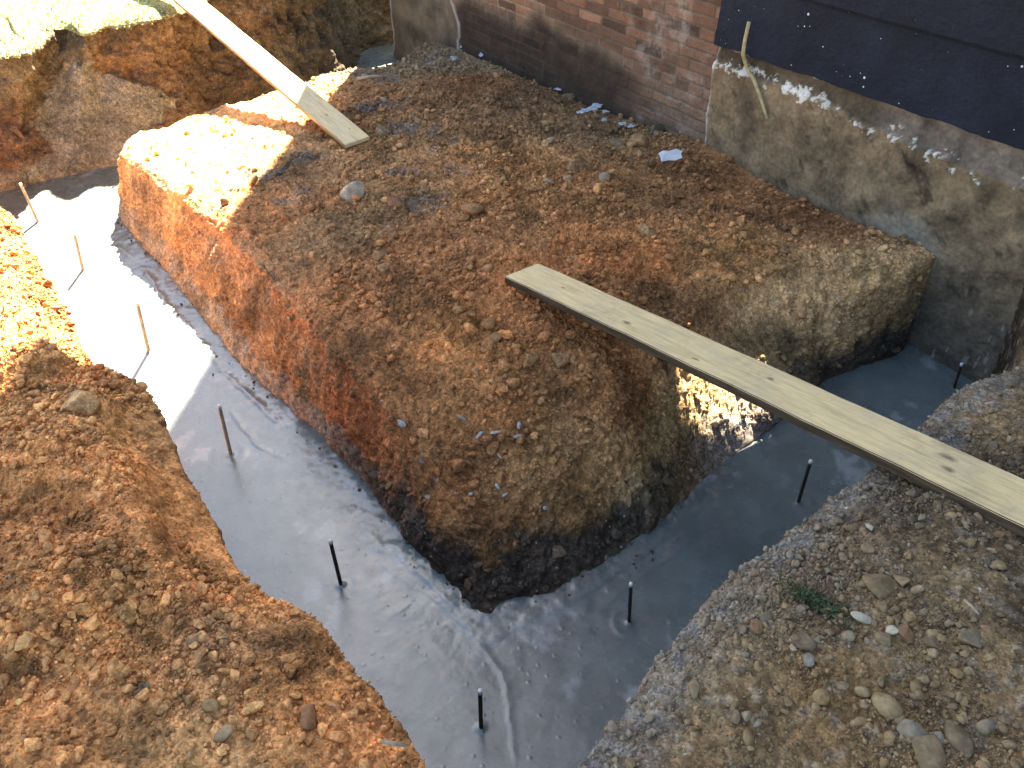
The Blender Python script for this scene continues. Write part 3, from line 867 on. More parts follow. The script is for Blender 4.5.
# lumpy slurry creeping up against the mound
Xc, Yc = X[::6, ::6], Y[::6, ::6]
dmc = np.full(Xc.shape, 9.0)
for q in inner[::3]:
    dmc = np.minimum(dmc, np.hypot(Xc - q[0], Y[::6, ::6] - q[1]))
iu, jv = np.minimum(np.arange(nx) / 6, Xc.shape[0] - 1.001), np.minimum(np.arange(ny) / 6, Xc.shape[1] - 1.001)
i0, j0 = iu.astype(int), jv.astype(int); fu, fv = (iu - i0)[:, None], (jv - j0)[None, :]
dm = (dmc[i0][:, j0] * (1 - fu) * (1 - fv) + dmc[i0 + 1][:, j0] * fu * (1 - fv) + dmc[i0][:, j0 + 1] * (1 - fu) * fv + dmc[i0 + 1][:, j0 + 1] * fu * fv)
rough_band = np.exp(-(dm / .16) ** 2) * smooth(-.25, .25, fbm(P, 4, 3, .6, 343)) * smooth(.05, -.25, X)
pits = domes(X, Y, .022, 345, .35, .1, .45)[0]
tr = fbm(np.stack([(X * .66 - Y * .75) * 2.2, (X * .75 + Y * .66) * .55, 0 * X], -1), 12.0, 4, .6, 361, ridged=True)
h += .0006 * np.maximum(tr - .35, 0) * smooth(-.2, .3, fbm(P, 2.2, 2, .5, 363))
h += .0013 * domes(X + .3, Y, .016, 367, .16, .12, .4)[0] * smooth(-.1, .4, fbm(P, 3.4, 3, .6, 369))
h += rough_band * (.0016 * fbm(P, 45, 3, .6, 347) + .0035 * .3 * pits)
h += .0009 * smooth(.1, .5, fbm(P, 3.0, 3, .6, 349)) * domes(X, Y, .030, 351, .25, .1, .4)[0] * 2
h += (.005 * np.exp(-dm / .05) + .0045 * np.exp(-dm / .14) * (.5 + fbm(P, 18, 3, .6, 341)))
for (b_, t_) in [((38, 222), 0), ((83, 270), 0), ((149, 352), 0), ((231, 455), 0), ((341, 585), 0), ((481, 728), 0), ((629, 622), 0), ((798, 503), 0), ((954, 388), 0)]:
    q = at(*b_, 0.0)
    rq = np.hypot(X - q[0], Y - q[1]) + .006 * fbm(P, 30, 2, .5, 371)
    h += .006 * np.exp(-(rq / .012) ** 2) + .0016 * np.exp(-((rq - .05) / .012) ** 2) * smooth(-.2, .3, fbm(P, 9, 2, .5, 373))
P[..., 2] = h
cc = np.tile(np.array([.104, .127, .124]), (nx, ny, 1))
cc *= (1 + .14 * fbm(P, 3, 4, .6, 351) + .10 * fbm(P * np.array([1.5, .8, 1]), 14, 4, .6, 353))[..., None]
foam = smooth(.30, .46, fbm(P * np.array([1.2, .9, 1]), 9, 4, .6, 357)) * smooth(.0, .3, fbm(P, 1.7, 2, .5, 359))
cc = cc * (1 - .5 * foam[..., None]) + np.array([.30, .31, .32]) * .5 * foam[..., None]
conc = mesh_from('concrete', P, grid_faces(nx, ny), M['concrete'], cc)
tag(conc, kind='structure')

# ------------------------------------------------------------------ the house
house = empty('house', tuple(wall_pt(5, 0, 0)))
tag(house, 'old house wall of red brick and navy siding over a bare foundation', 'house')
HO = np.array(house.location)


def house_grid(name, t0_, t1_, z0_, z1_, dt, dz, fn, mat):
    nt_, nz_ = int((t1_ - t0_) / dt) + 1, int((z1_ - z0_) / dz) + 1
    T, Z = np.meshgrid(np.linspace(t0_, t1_, nt_), np.linspace(z0_, z1_, nz_), indexing='ij')
    T, Z, O, C_ = fn(T, Z)
    xy = HC + WD * T[..., None] - HN * O[..., None]
    V = np.concatenate([xy, Z[..., None]], -1) - HO
    return mesh_from(name, V, grid_faces(nt_, nz_), mat, C_, parent=house)


def P2(T, Z, s=0):
    return np.stack([T, Z, 0 * T + s], -1)


def brick_fn(T, Z):
    CH, BLn, MJ = .0575, .222, .0085
    Pn = P2(T, Z)
    wob_t = .003 * fbm(Pn, 6, 2, .5, 401); wob_z = .003 * fbm(Pn, 5, 2, .5, 403)
    zc = (Z + wob_z) / CH
    row = np.floor(zc)
    fz = (zc - row) * CH
    hdr = (row % 5 == 2)                                # header course now and then
    bl = np.where(hdr, BLn * .5, BLn)
    off = _hash(row.astype(np.int64), row.astype(np.int64) * 0, row.astype(np.int64) * 0, 5) * .06 + (row % 2) * bl * .5
    tc_ = (T + wob_t + off) / bl
    colm = np.floor(tc_)
    fx = (tc_ - colm) * bl
    dj = np.minimum(np.minimum(fx, bl - fx), np.minimum(fz, CH - fz))
    bid = _hash(row.astype(np.int64), colm.astype(np.int64), 0 * row.astype(np.int64), 9)
    bid2 = _hash(row.astype(np.int64), colm.astype(np.int64), 0 * row.astype(np.int64) + 1, 9)
    br = smooth(MJ * .35, MJ * .75, dj + .002 * fbm(Pn, 40, 2, .5, 405))
    colr = np.array([.160, .084, .054]) * (.55 + .85 * bid)[..., None]
    colr = colr * np.where(bid2 > .8, .62, 1.0)[..., None]
    colr = colr * (1 + .3 * fbm(Pn, 16, 4, .6, 407))[..., None]
    mort = np.array([.23, .18, .135]) * (1 + .35 * fbm(Pn, 9, 4, .6, 409))[..., None]
    mort = mort * np.where(T > 2.2, .45, 1.0)[..., None]
    C_ = mort * (1 - br[..., None]) + colr * br[..., None]
    O = .006 * br * (.5 + .8 * bid) + .0025 * fbm(Pn, 30, 3, .6, 411)
    # limey bloom
    ef = smooth(.05, .5, fbm(Pn, 5, 4, .6, 413)) * smooth(2.0, 3.0, T) * (.25 + .75 * smooth(-.1, .3, fbm(Pn, 22, 3, .6, 415)))
    C_ = C_ * (1 - .42 * ef[..., None]) + np.array([.33, .285, .25]) * .42 * ef[..., None]
    # brown earth and tar still smeared on the part that was buried
    top = np.interp(T, [0, .5, .95, 1.3, 1.9, 2.5, 3.0, 3.4, 3.71], [.60, .66, .70, .73, .77, .77, .70, .64, .58])
    e = Z - top + .10 * fbm(Pn, 3.2, 4, .55, 421)
    coat = smooth(.05, -.05, e)
    tanb = np.array([.135, .098, .066]); dk = np.array([.024, .016, .011])
    deep = smooth(.02, -.12, e) * smooth(.62, .8, T) * smooth(3.6, 2.95, T + .35 * fbm(Pn, 3, 3, .6, 425))
    cc_ = tanb * (1 - deep[..., None]) + dk * deep[..., None]
    cc_ = cc_ * (1 + .75 * fbm(Pn, 10, 5, .65, 423))[..., None]
    keep = .88 - .45 * smooth(2.9, 3.3, T)
    C_ = C_ * (1 - keep * coat[..., None]) + cc_ * keep * coat[..., None] if np.ndim(keep) == 0 else C_ * (1 - (keep * coat)[..., None]) + cc_ * (keep * coat)[..., None]
    O = O * (1 - .8 * coat * smooth(3.4, 2.9, T)) + coat * (.005 + .010 * fbm(Pn, 11, 5, .65, 427))
    # remnant of render at the far end with a broken pale edge
    re_ = 1.10 + .10 * fbm(Pn, 4, 4, .6, 431) - .12 * smooth(.5, .9, Z)
    rem = smooth(.012, -.012, T - re_) * smooth(-5, -4, Z)
    rc = np.array([.098, .074, .050]) * (1 + 1.1 * fbm(Pn, 7, 5, .6, 433))[..., None]
    edge = np.exp(-((T - re_) / .02) ** 2) * rem + np.exp(-(T / .02) ** 2)
    rc = rc * (1 - .7 * edge[..., None]) + np.array([.5, .46, .4]) * .7 * edge[..., None]
    C_ = C_ * (1 - rem[..., None]) + rc * rem[..., None]
    O = O * (1 - rem) + rem * (.022 + .004 * fbm(Pn, 6, 4, .6, 435))
    T2 = T + np.where(T < .06, .05 * fbm(P2(0 * T, Z), 5, 4, .6, 437) - .01, 0)
    return T2, Z, O, C_


house_grid('brick_wall', 0.0, T_EDGE + .01, -.2, 1.55, .0065, .0055, brick_fn, M['brick'])


def found_fn(T, Z):
    Pn = P2(T, Z, 3)
    O = .022 + .012 * fbm(Pn, 2.0, 4, .5, 501) + .009 * fbm(Pn, 10, 5, .6, 503) + .003 * fbm(Pn, 45, 3, .6, 505)
    n1 = fbm(Pn, 3.2, 5, .62, 507); n2 = fbm(Pn, 12, 4, .65, 509)
    c0 = np.array([.152, .106, .064])
    C_ = c0 * 1.06 * (1 + .75 * n1 + .80 * n2)[..., None]
    lg = smooth(.1, .45, fbm(Pn, 2.1, 4, .6, 511))[..., None]
    C_ = C_ * (1 - .5 * lg) + np.array([.21, .148, .086]) * .5 * lg
    dk = smooth(.12, .42, fbm(Pn, 5.5, 5, .65, 513))[..., None]
    C_ = C_ * (1 - .6 * dk)
    sc2 = smooth(.30, .5, fbm(P2(T * 1.0 + Z * .9, Z * .35 - T * .3), 17, 4, .65, 515))[..., None]
    C_ = C_ * (1 - .55 * sc2)
    # colder and greyer towards the fresh concrete
    low = smooth(.5, .10, Z + .12 * n1)[..., None]
    C_ = C_ * (1 - .75 * low) + np.array([.085, .076, .064]) * (1 + .3 * n2[..., None]) * .75 * low
    gl = (smooth(.2, .08, np.hypot((T - 4.95) * .8, Z - .42) - .10 * n1) * .5)[..., None]
    C_ = C_ * (1 - gl) + np.array([.20, .20, .18]) * gl
    # top ledge: broken, with white lime putty and the shadow under the boards painted as a dark strip
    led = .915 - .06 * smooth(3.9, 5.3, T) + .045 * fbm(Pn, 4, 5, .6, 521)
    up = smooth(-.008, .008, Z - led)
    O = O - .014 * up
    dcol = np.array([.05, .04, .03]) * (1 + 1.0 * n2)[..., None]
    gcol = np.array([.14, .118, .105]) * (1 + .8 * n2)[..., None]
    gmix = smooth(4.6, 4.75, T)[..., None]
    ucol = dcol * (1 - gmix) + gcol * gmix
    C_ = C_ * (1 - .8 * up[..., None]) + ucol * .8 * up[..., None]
    band = np.exp(-((Z - led + .004) / .034) ** 2)
    amt = np.interp(T, [3.7, 3.78, 3.85, 3.95, 4.05, 4.15, 4.3, 4.42, 4.5, 4.62, 4.72, 4.9, 5.2, 5.6], [.9, .35, .5, .62, .3, .6, .75, .55, .3, .24, .26, .24, .22, .2])
    wh = smooth(.16, .30, band * amt + 1.1 * fbm(Pn, 26, 5, .72, 523) - .24) * smooth(.08, .3, band)
    edge = np.exp(-((T - T_EDGE - .012 * fbm(Pn, 7, 4, .6, 525)) / .012) ** 2) * smooth(.42, .5, Z)
    lipw = smooth(.2, .5, np.exp(-((Z - .992) / .012) ** 2) * (.6 + .9 * fbm(Pn, 12, 4, .6, 527))) * smooth(4.75, 4.6, T)
    wh = np.clip(np.maximum(np.maximum(wh, edge), lipw), 0, 1)
    C_ = C_ * (1 - .9 * wh[..., None]) + np.array([.52, .50, .46]) * (1 + .4 * n2[..., None]) * .9 * wh[..., None]
    O = O + .006 * wh
    scr_ = (smooth(.60, .66, fbm(P2(T * 75, Z * 14), 1, 2, .5, 531)) * smooth(.45, .3, Z))[..., None]
    C_ = C_ * (1 - .5 * scr_) + np.array([.3, .29, .26]) * .5 * scr_
    T2 = np.where(T < T_EDGE + .03, T + .016 * fbm(P2(0 * T, Z), 6, 4, .6, 533), T)
    O = np.where(T < T_EDGE + .008, 0.0, O)
    return T2, Z, O, C_


house_grid('foundation', T_EDGE, 6.6, -.2, 1.0, .006, .005, found_fn, M['wall_skin'])


def wall_prism(bm, t0_, t1_, poly):
    """Extrude a (out, z) outline along the wall."""
    vs0 = [bm.verts.new(wall_pt(t0_, o, z) - HO) for o, z in poly]
    vs1 = [bm.verts.new(wall_pt(t1_, o, z) - HO) for o, z in poly]
    n = len(poly)
    for i in range(n):
        bm.faces.new((vs0[i], vs0[(i + 1) % n], vs1[(i + 1) % n], vs1[i]))
    bm.faces.new(vs0[::-1]); bm.faces.new(vs1)


EAVE = 8.3


def board_fn(T, Z):
    k = np.floor((Z - 1.0) / .29 + 1e-6); k = np.maximum(k, 0)
    f = np.clip((Z - 1.0 - k * .29) / .29, 0, 1)
    Pn = P2(T, Z, 7)
    O = .041 - .018 * f - .010 * smooth(.97, 1.0, f) + .0022 * fbm(Pn, 26, 4, .6, 551) + .0018 * fbm(P2(T * .7, Z), 70, 2, .5, 553) + .004 * fbm(Pn, 2.5, 3, .5, 555)
    Z2 = Z + np.where(Z < 1.02, (.010 * fbm(P2(T, 0 * Z), 9, 5, .65, 557) - .004) * smooth(1.02, 1.0, Z), 0)
    return T, Z2, O, np.ones(T.shape + (3,)) * .02


house_grid('siding_boards', T_EDGE + .002, 6.6, .994, 1.575, .0065, .0055, board_fn, M['siding'])
DEPTH = 5.2
TEND = 10.5
# a sun gap: a slanting slot added in the unseen upper wall lets a sliver of sun down to the trench side
GAP_T = (3.04, 3.96)


def gap_z(t):
    return 2.85 - 1.32 * (t - 3.09)


GAP_H = .056

# navy lapped boards
bm = bmesh.new()
LAP = .29
k = 0
zb = 1.0
while zb < EAVE - .05:
    z1 = min(zb + LAP + .02, EAVE)
    prof = [(.0, zb), (.034, zb - .004), (.036, zb + .004), (.016, z1), (.0, z1)]
    if zb > gap_z(T_EDGE) + .2 or z1 < gap_z(GAP_T[1]) - .066:
        segs = [(T_EDGE, TEND)]
    else:
        segs = [(GAP_T[1], TEND)]
    for a, b_ in segs:
        wall_prism(bm, a, b_, prof)
    zb += LAP; k += 1
bmesh.ops.recalc_face_normals(bm, faces=bm.faces)
bm_obj('siding', bm, M['siding'], house)

def brick_pattern_material():
    m, nt, b = new_mat('brick_upper')
    L = nt.links.new
    geo = N(nt, 'ShaderNodeNewGeometry')
    du = N(nt, 'ShaderNodeVectorMath', operation='DOT_PRODUCT'); L(geo.outputs['Position'], du.inputs[0]); du.inputs[1].default_value = (WD[0], WD[1], 0)
    sp = N(nt, 'ShaderNodeSeparateXYZ'); L(geo.outputs['Position'], sp.inputs[0])
    cb = N(nt, 'ShaderNodeCombineXYZ'); L(du.outputs['Value'], cb.inputs[0]); L(sp.outputs[2], cb.inputs[1])
    br = N(nt, 'ShaderNodeTexBrick', i_Scale=1.0, i_Mortar_Size=.005, i_Brick_Width=.222, i_Row_Height=.0575, i_Bias=0.0)
    br.inputs['Color1'].default_value = (.16, .085, .062, 1); br.inputs['Color2'].default_value = (.09, .048, .037, 1); br.inputs['Mortar'].default_value = (.15, .12, .10, 1)
    L(cb.outputs[0], br.inputs['Vector'])
    n1 = N(nt, 'ShaderNodeTexNoise', i_Scale=9.0, i_Detail=6.0); L(geo.outputs['Position'], n1.inputs['Vector'])
    c = mix(nt, 1.0, br.outputs[0], ramp(nt, n1.outputs[0], [(.3, (.7,) * 3), (.7, (1.25,) * 3)]), 'MULTIPLY')
    L(c, b.inputs['Base Color']); b.inputs['Roughness'].default_value = .9
    bp = N(nt, 'ShaderNodeBump', i_Strength=.5, i_Distance=.006, invert=True); L(br.outputs[1], bp.inputs['Height']); L(bp.outputs[0], b.inputs['Normal'])
    return m


# upper brickwork and the hidden shell
bm = bmesh.new()
wall_prism(bm, 0, GAP_T[0], [(0.0, 1.55), (0.0, EAVE), (-.2, EAVE), (-.2, 1.55)])


def gap_block(ta, tb, zs):
    """Wall block whose lower and upper edges may slope: zs = (low a, low b, high a, high b)."""
    v = []
    for t, lo, hi in ((ta, zs[0], zs[2]), (tb, zs[1], zs[3])):
        v.append([bm.verts.new(wall_pt(t, o, z) - HO) for o, z in ((-.004, lo), (-.004, hi), (-.2, hi), (-.2, lo))])
    for i in range(4):
        bm.faces.new((v[0][i], v[0][(i + 1) % 4], v[1][(i + 1) % 4], v[1][i]))
    bm.faces.new(v[0][::-1]); bm.faces.new(v[1])


ga, gb = GAP_T
gap_block(ga, gb, (1.55, 1.55 - .02, gap_z(ga) - GAP_H, max(gap_z(gb) - GAP_H, 1.56)))
gap_block(ga, gb, (gap_z(ga) + GAP_H, gap_z(gb) + GAP_H, EAVE, EAVE))
bmesh.ops.recalc_face_normals(bm, faces=bm.faces)
ub = bm_obj('upper_brick_wall', bm, brick_pattern_material(), house)
bm = bmesh.new()
wall_prism(bm, 0.01, TEND, [(-.012, -.2), (-.012, 1.5), (-.2, 1.5), (-.2, -.2)])
for (a, b_, z0_, z1_) in [(GAP_T[1], TEND, 1.5, EAVE)]:
    wall_prism(bm, a, b_, [(-.004, z0_), (-.004, z1_), (-.2, z1_), (-.2, z0_)])
EW = (2.1, 3.7, 6.1, 8.1)         # opening added in the unseen end wall for the sun beam: depth and height
for (o0, o1, z0_, z1_) in [(.2, EW[0], -.2, EAVE), (EW[1], DEPTH, -.2, EAVE), (EW[0], EW[1], -.2, EW[2]), (EW[0], EW[1], EW[3], EAVE)]:
    wall_prism(bm, 0, .2, [(-o0, z0_), (-o0, z1_), (-o1, z1_), (-o1, z0_)])
wall_prism(bm, TEND - .2, TEND, [(-.2, -.2), (-.2, EAVE), (-DEPTH, EAVE), (-DEPTH, -.2)])
wall_prism(bm, .2, TEND - .2, [(-DEPTH + .2, -.2), (-DEPTH + .2, EAVE), (-DEPTH, EAVE), (-DEPTH, -.2)])
bmesh.ops.recalc_face_normals(bm, faces=bm.faces)
bm_obj('wall', bm, M['inside'], house)
bm = bmesh.new()


def slab(t0_, t1_, o0, o1):
    if t1_ - t0_ > .01 and o1 - o0 > .01:
        wall_prism(bm, t0_, t1_, [(-o0, EAVE), (-o0, EAVE + .14), (-o1, EAVE + .14), (-o1, EAVE)])


slab(-.03, TEND, -.12, DEPTH + .1)
bmesh.ops.recalc_face_normals(bm, faces=bm.faces)
bm_obj('roof', bm, M['roof'], house)

# ------------------------------------------------------------------ planks
def plank(name, pA, pB, pC, length, thick, mat, warp=.004, seed=0):
    """pA: corner of the shown end, pB: other corner of that end, pC: point towards the far end. Top face corners."""
    pA, pB, pC = (np.array(q, float) for q in (pA, pB, pC))
    X_ = pC - pA; X_ /= np.linalg.norm(X_)
    Y_ = pB - pA; wdt = np.linalg.norm(Y_ - X_ * (Y_ @ X_)); Y_ = Y_ - X_ * (Y_ @ X_); Y_ /= np.linalg.norm(Y_)
    Z_ = np.cross(X_, Y_)
    if Z_[2] < 0: Z_ = -Z_
    if np.cross(X_, Y_) @ Z_ < 0:
        pA, Y_ = pA + Y_ * wdt, -Y_
    bm = bmesh.new()
    bmesh.ops.create_cube(bm, size=1.0)
    bmesh.ops.scale(bm, vec=(length, wdt, thick), verts=bm.verts)
    bmesh.ops.translate(bm, vec=(length / 2, wdt / 2, -thick / 2), verts=bm.verts)
    bmesh.ops.bevel(bm, geom=list(bm.edges), offset=.0028, segments=2, affect='EDGES')
    for k_ in range(1, 40):
        bmesh.ops.bisect_plane(bm, geom=bm.verts[:] + bm.edges[:] + bm.faces[:], plane_co=(length * k_ / 40, 0, 0), plane_no=(1, 0, 0))
    rs = np.random.default_rng(seed)
    ph = rs.uniform(0, 6, 4)
    for v in bm.verts:
        x = v.co.x / length
        v.co.z += warp * math.sin(x * 5 + ph[0]) + warp * .5 * (v.co.y / wdt - .5) * math.sin(x * 4 + ph[1])
        v.co.y += .0012 * math.sin(x * 37 + ph[2]) + .0008 * math.sin(x * 91 + ph[3])
    o = bm_obj(name, bm, mat)
    o.matrix_world = Matrix((( *[X_[0], Y_[0], Z_[0], pA[0]],), (X_[1], Y_[1], Z_[1], pA[1]), (X_[2], Y_[2], Z_[2], pA[2]), (0, 0, 0, 1)))
    return o


A1 = np.array([.10616695, 2.92590997, .53]); B1 = np.array([-.02979503, 2.82123375, .53212186])
D1 = -np.array([-.60622082, .78434804, -.13150844])
M['wood'] = wood_material('pine_board', (.74, .525, .27), (.045, .030, .018),
                          [(.62, .06, .012, 2.2), (1.18, .11, .010, 1.6), (1.72, .12, .014, 2.2), (1.745, .075, .013, 1.8), (.25, .09, .006, 2), (.95, .04, .008, 2.5)], (.56, .42, .26))
p1 = plank('plank', B1, A1, B1 + D1, 2.75, .031, M['wood'], .002, 3)
tag(p1, 'pale plank in the shade bridging the right trench from mound to gravel bank', 'plank')
A2 = at(345, 144.5, .475); B2 = at(372.5, 138.3, .475)
C2 = at(169, -5, .885)
M['wood2'] = wood_material('pine_board_pale', (.70, .53, .29), (.28, .18, .09), [(.3, .08, .008, 2), (.12, .05, .006, 1.6)], (.52, .45, .34))
p2 = plank('plank', A2, B2, C2, 2.9, .024, M['wood2'], .002, 5)
tag(p2, 'sunlit pale plank running from the grass edge down onto the back of the mound', 'plank')

# ------------------------------------------------------------------ reinforcing bar stakes
STK = [((38, 222), (20, 183), 1, 'farthest dusty grade stake near the back left corner of the concrete'),
       ((83, 270), (74, 233), 1, 'thin dusty grade stake standing alone in the middle of the sunlit concrete'),
       ((149, 352), (137, 302), 1, 'dusty grade stake where the sunlit concrete meets the jagged shadow'),
       ((231, 455), (219, 405), 1, 'brown dusty grade stake just past the straight edge of the house shadow'),
       ((341, 585), (330, 540), 0, 'dark grade stake with pale tip by the crumbly left bank in the bluish concrete'),
       ((481, 728), (480, 690), 0, 'black grade stake nearest the bottom, at the bend of the trench'),
       ((629, 622), (631, 583), 0, 'black grade stake right of the mound corner in the dark concrete'),
       ((798, 503), (811, 460), 0, 'leaning black grade stake in front of the long plank'),
       ((954, 388), (962, 363), 0, 'small black grade stake in the dark end of the trench by the house wall')]


def bar_mesh(r, hgt):
    bm = bmesh.new()
    seg = 14
    n = int(hgt / .0035)
    rings = []
    for i in range(n + 1):
        z = -.03 + (hgt + .03) * i / n
        ring = []
        for j in range(seg):
            a = 2 * math.pi * j / seg
            lug = .0011 * max(0, math.sin(z * 2 * math.pi / .011 + (1.2 if j < seg // 2 else -1.2) * a)) if z < hgt - .012 else 0
            rib = .0009 if j in (0, seg // 2) else 0
            q = r + max(lug, rib)
            ring.append(bm.verts.new((q * math.cos(a), q * math.sin(a), z)))
        rings.append(ring)
    for a, b_ in zip(rings[:-1], rings[1:]):
        for j in range(seg):
            bm.faces.new((a[j], a[(j + 1) % seg], b_[(j + 1) % seg], b_[j]))
    bm.faces.new(rings[-1])
    return bm


for (b_, t_, dusty, lab) in STK:
    B_ = at(*b_, 0.0)
    d = ray(*t_); s = B_[1] / d[1]
    top = np.array([d[0] * s, B_[1], CAMH + d[2] * s])
    ln = float(np.linalg.norm(top - B_))
    e = empty('rebar_stake', tuple(B_))
    tag(e, lab, 'stake', 'bar stakes standing in the fresh concrete')
    r = random.uniform(.0050, .0066) + (.0014 if dusty else 0)
    bm_obj('bar', bar_mesh(r, ln - .012), M['steel_dusty_sunlit' if dusty else 'steel'], e, True)
    bm = bmesh.new()
    bmesh.ops.create_cone(bm, cap_ends=True, segments=14, radius1=r + .0012, radius2=r + .0004, depth=.014)
    bmesh.ops.translate(bm, vec=(0, 0, ln - .008), verts=bm.verts)
    bm_obj('painted_tip', bm, M['white_tip'], e, True)
    v = Vector(top - B_).normalized()
    e.rotation_euler = v.to_track_quat('Z', 'Y').to_euler()


# ------------------------------------------------------------------ clods and stones
def ico(sub):
    bm = bmesh.new(); bmesh.ops.create_icosphere(bm, subdivisions=sub, radius=1.0)
    V = np.array([v.co[:] for v in bm.verts]); F = np.array([[v.index for v in f.verts] for f in bm.faces])
    bm.free(); return V, F


ICO = {k_: ico(k_) for k_ in (1, 2, 3)}


def rock_shape(seed, sub, kind):
    V, F = ICO[sub]
    rs = np.random.default_rng(seed)
    V = V.copy()
    if kind == 'clod':
        for _ in range(9):
            n = rs.normal(size=3); n /= np.linalg.norm(n)
            ex = V @ n - rs.uniform(.36, .85)
            V = V - np.where(ex > 0, ex, 0)[:, None] * n * .95
        V = V * (1 + .30 * fbm(V + rs.uniform(0, 50, 3), 1.5, 4, .6, seed) + .18 * fbm(V + 9, 4.5, 3, .6, seed + 1))[:, None]
        V *= rs.uniform([.85, .75, .55], [1.3, 1.05, .95])
    elif kind == 'pebble':
        V = V * (1 + .12 * fbm(V + rs.uniform(0, 50, 3), 1.0, 2, .5, seed))[:, None]
        V *= rs.uniform([.95, .75, .5], [1.3, .95, .75])
    else:                                               # broken stone: cut by random planes
        for _ in range(9):
            n = rs.normal(size=3); n /= np.linalg.norm(n)
            dcut = rs.uniform(.45, .85)
            ex = V @ n - dcut
            V = V - np.where(ex > 0, ex, 0)[:, None] * n * .92
        V = V * (1 + .06 * fbm(V, 3.0, 2, .5, seed))[:, None]
        V *= rs.uniform([.95, .8, .55], [1.35, 1.0, .85])
    return V, F


def rot_z(a):
    ca_, sa_ = np.cos(a), np.sin(a)
    return np.array([[ca_, -sa_, 0], [sa_, ca_, 0], [0, 0, 1]])


def rand_rot(rs, tilt=.5):
    from math import cos, sin
    a, b_, c_ = rs.uniform(0, 6.283), rs.normal(0, tilt), rs.normal(0, tilt)
    Rx = np.array([[1, 0, 0], [0, cos(b_), -sin(b_)], [0, sin(b_), cos(b_)]])
    Ry = np.array([[cos(c_), 0, sin(c_)], [0, 1, 0], [-sin(c_), 0, cos(c_)]])
    return rot_z(a) @ Rx @ Ry


def surf_points(piece, n, weight, seed):
    """Random points on a displaced terrain grid, area weighted."""
    P_, c_, n_, _ = piece
    cell = np.linalg.norm(np.cross(np.gradient(P_, axis=0), np.gradient(P_, axis=1)), axis=-1)
    x, y, dep = project(P_)
    vis = (x > -260) & (x < 1284) & (y > -160) & (y < 900) & (dep > .3)
    wgt = (cell * weight * vis).ravel()
    wgt = wgt / wgt.sum()
    rs = np.random.default_rng(seed + 50021)
    idx = rs.choice(wgt.size, n, p=wgt)
    return P_.reshape(-1, 3)[idx], c_.reshape(-1, 3)[idx], n_.reshape(-1, 3)[idx]


def nearest_z(piece, xy):
    P_ = piece[0]
    d = (P_[::2, ::2, 0] - xy[0]) ** 2 + (P_[::2, ::2, 1] - xy[1]) ** 2
    zc_ = np.where(d < .0009, P_[::2, ::2, 2], -9)
    return float(zc_.max()) if zc_.max() > -1 else float(P_[::2, ::2, 2].ravel()[d.argmin()])


def surf_at(piece, px, py, z0):
    """Point of a terrain piece seen at a photo position."""
    z = z0
    for _ in range(4):
        p = at(px, py, z); z = .5 * z + .5 * nearest_z(piece, p[:2])
    return at(px, py, z)


LIB = {}
for kind_ in ('clod', 'pebble', 'stone'):
    for sub in (1, 2):
        LIB[kind_, sub] = [rock_shape(1000 + 31 * i + 7 * sub + len(kind_), sub, kind_) for i in range(10)]


def merge_rocks(name, mat, pts, sizes, cols, kinds, seed, label=None):
    rs = np.random.default_rng(seed)
    VV, FF, CC = [], [], []
    off_ = 0
    for p, s, cl, kd in zip(pts, sizes, cols, kinds):
        sub = 2 if s > .0075 else 1
        V, F = LIB[kd, sub][rs.integers(10)]
        W_ = (V * s) @ rand_rot(rs).T + p
        VV.append(W_); FF.append(F + off_); off_ += len(V)
        CC.append(np.broadcast_to(cl, V.shape))
    o = mesh_from(name, np.concatenate(VV), np.concatenate(FF), mat, np.concatenate(CC), True)
    tag(o, kind='stuff')
    if label: tag(o, label)
    return o


def scatter(piece, n, weight, seed, smin, smax, alpha, kinds_p, col_fn, sink=.25):
    rs = np.random.default_rng(seed)
    p, cl, nn = surf_points(piece, n, weight, seed)
    u = rs.uniform(size=n)
    s = (smin ** -alpha + u * (smax ** -alpha - smin ** -alpha)) ** (-1 / alpha)
    ks = rs.choice(list(kinds_p), n, p=list(kinds_p.values()))
    p = p + nn * (s * (.6 - sink))[:, None]
    return p, s, col_fn(cl, rs, n), ks


def clod_col(cl, rs, n):
    v = rs.uniform(.75, 1.45, (n, 1))
    g_ = rs.uniform(0, 1, (n, 1)) ** 3
    c_ = cl * v
    return c_ * (1 - .35 * g_) + np.array([.36, .225, .12]) * .35 * g_


def gravel_col(cl, rs, n):
    pal = np.array([[.25, .20, .14], [.21, .185, .155], [.30, .22, .13], [.16, .14, .12], [.34, .29, .22], [.24, .15, .085], [.42, .39, .34]])
    k_ = rs.choice(7, n, p=[.24, .22, .18, .15, .12, .06, .03])
    c_ = pal[k_] * rs.uniform(.7, 1.2, (n, 1))
    return .42 * c_ * np.array([1., .88, .72]) + .58 * cl * 1.1


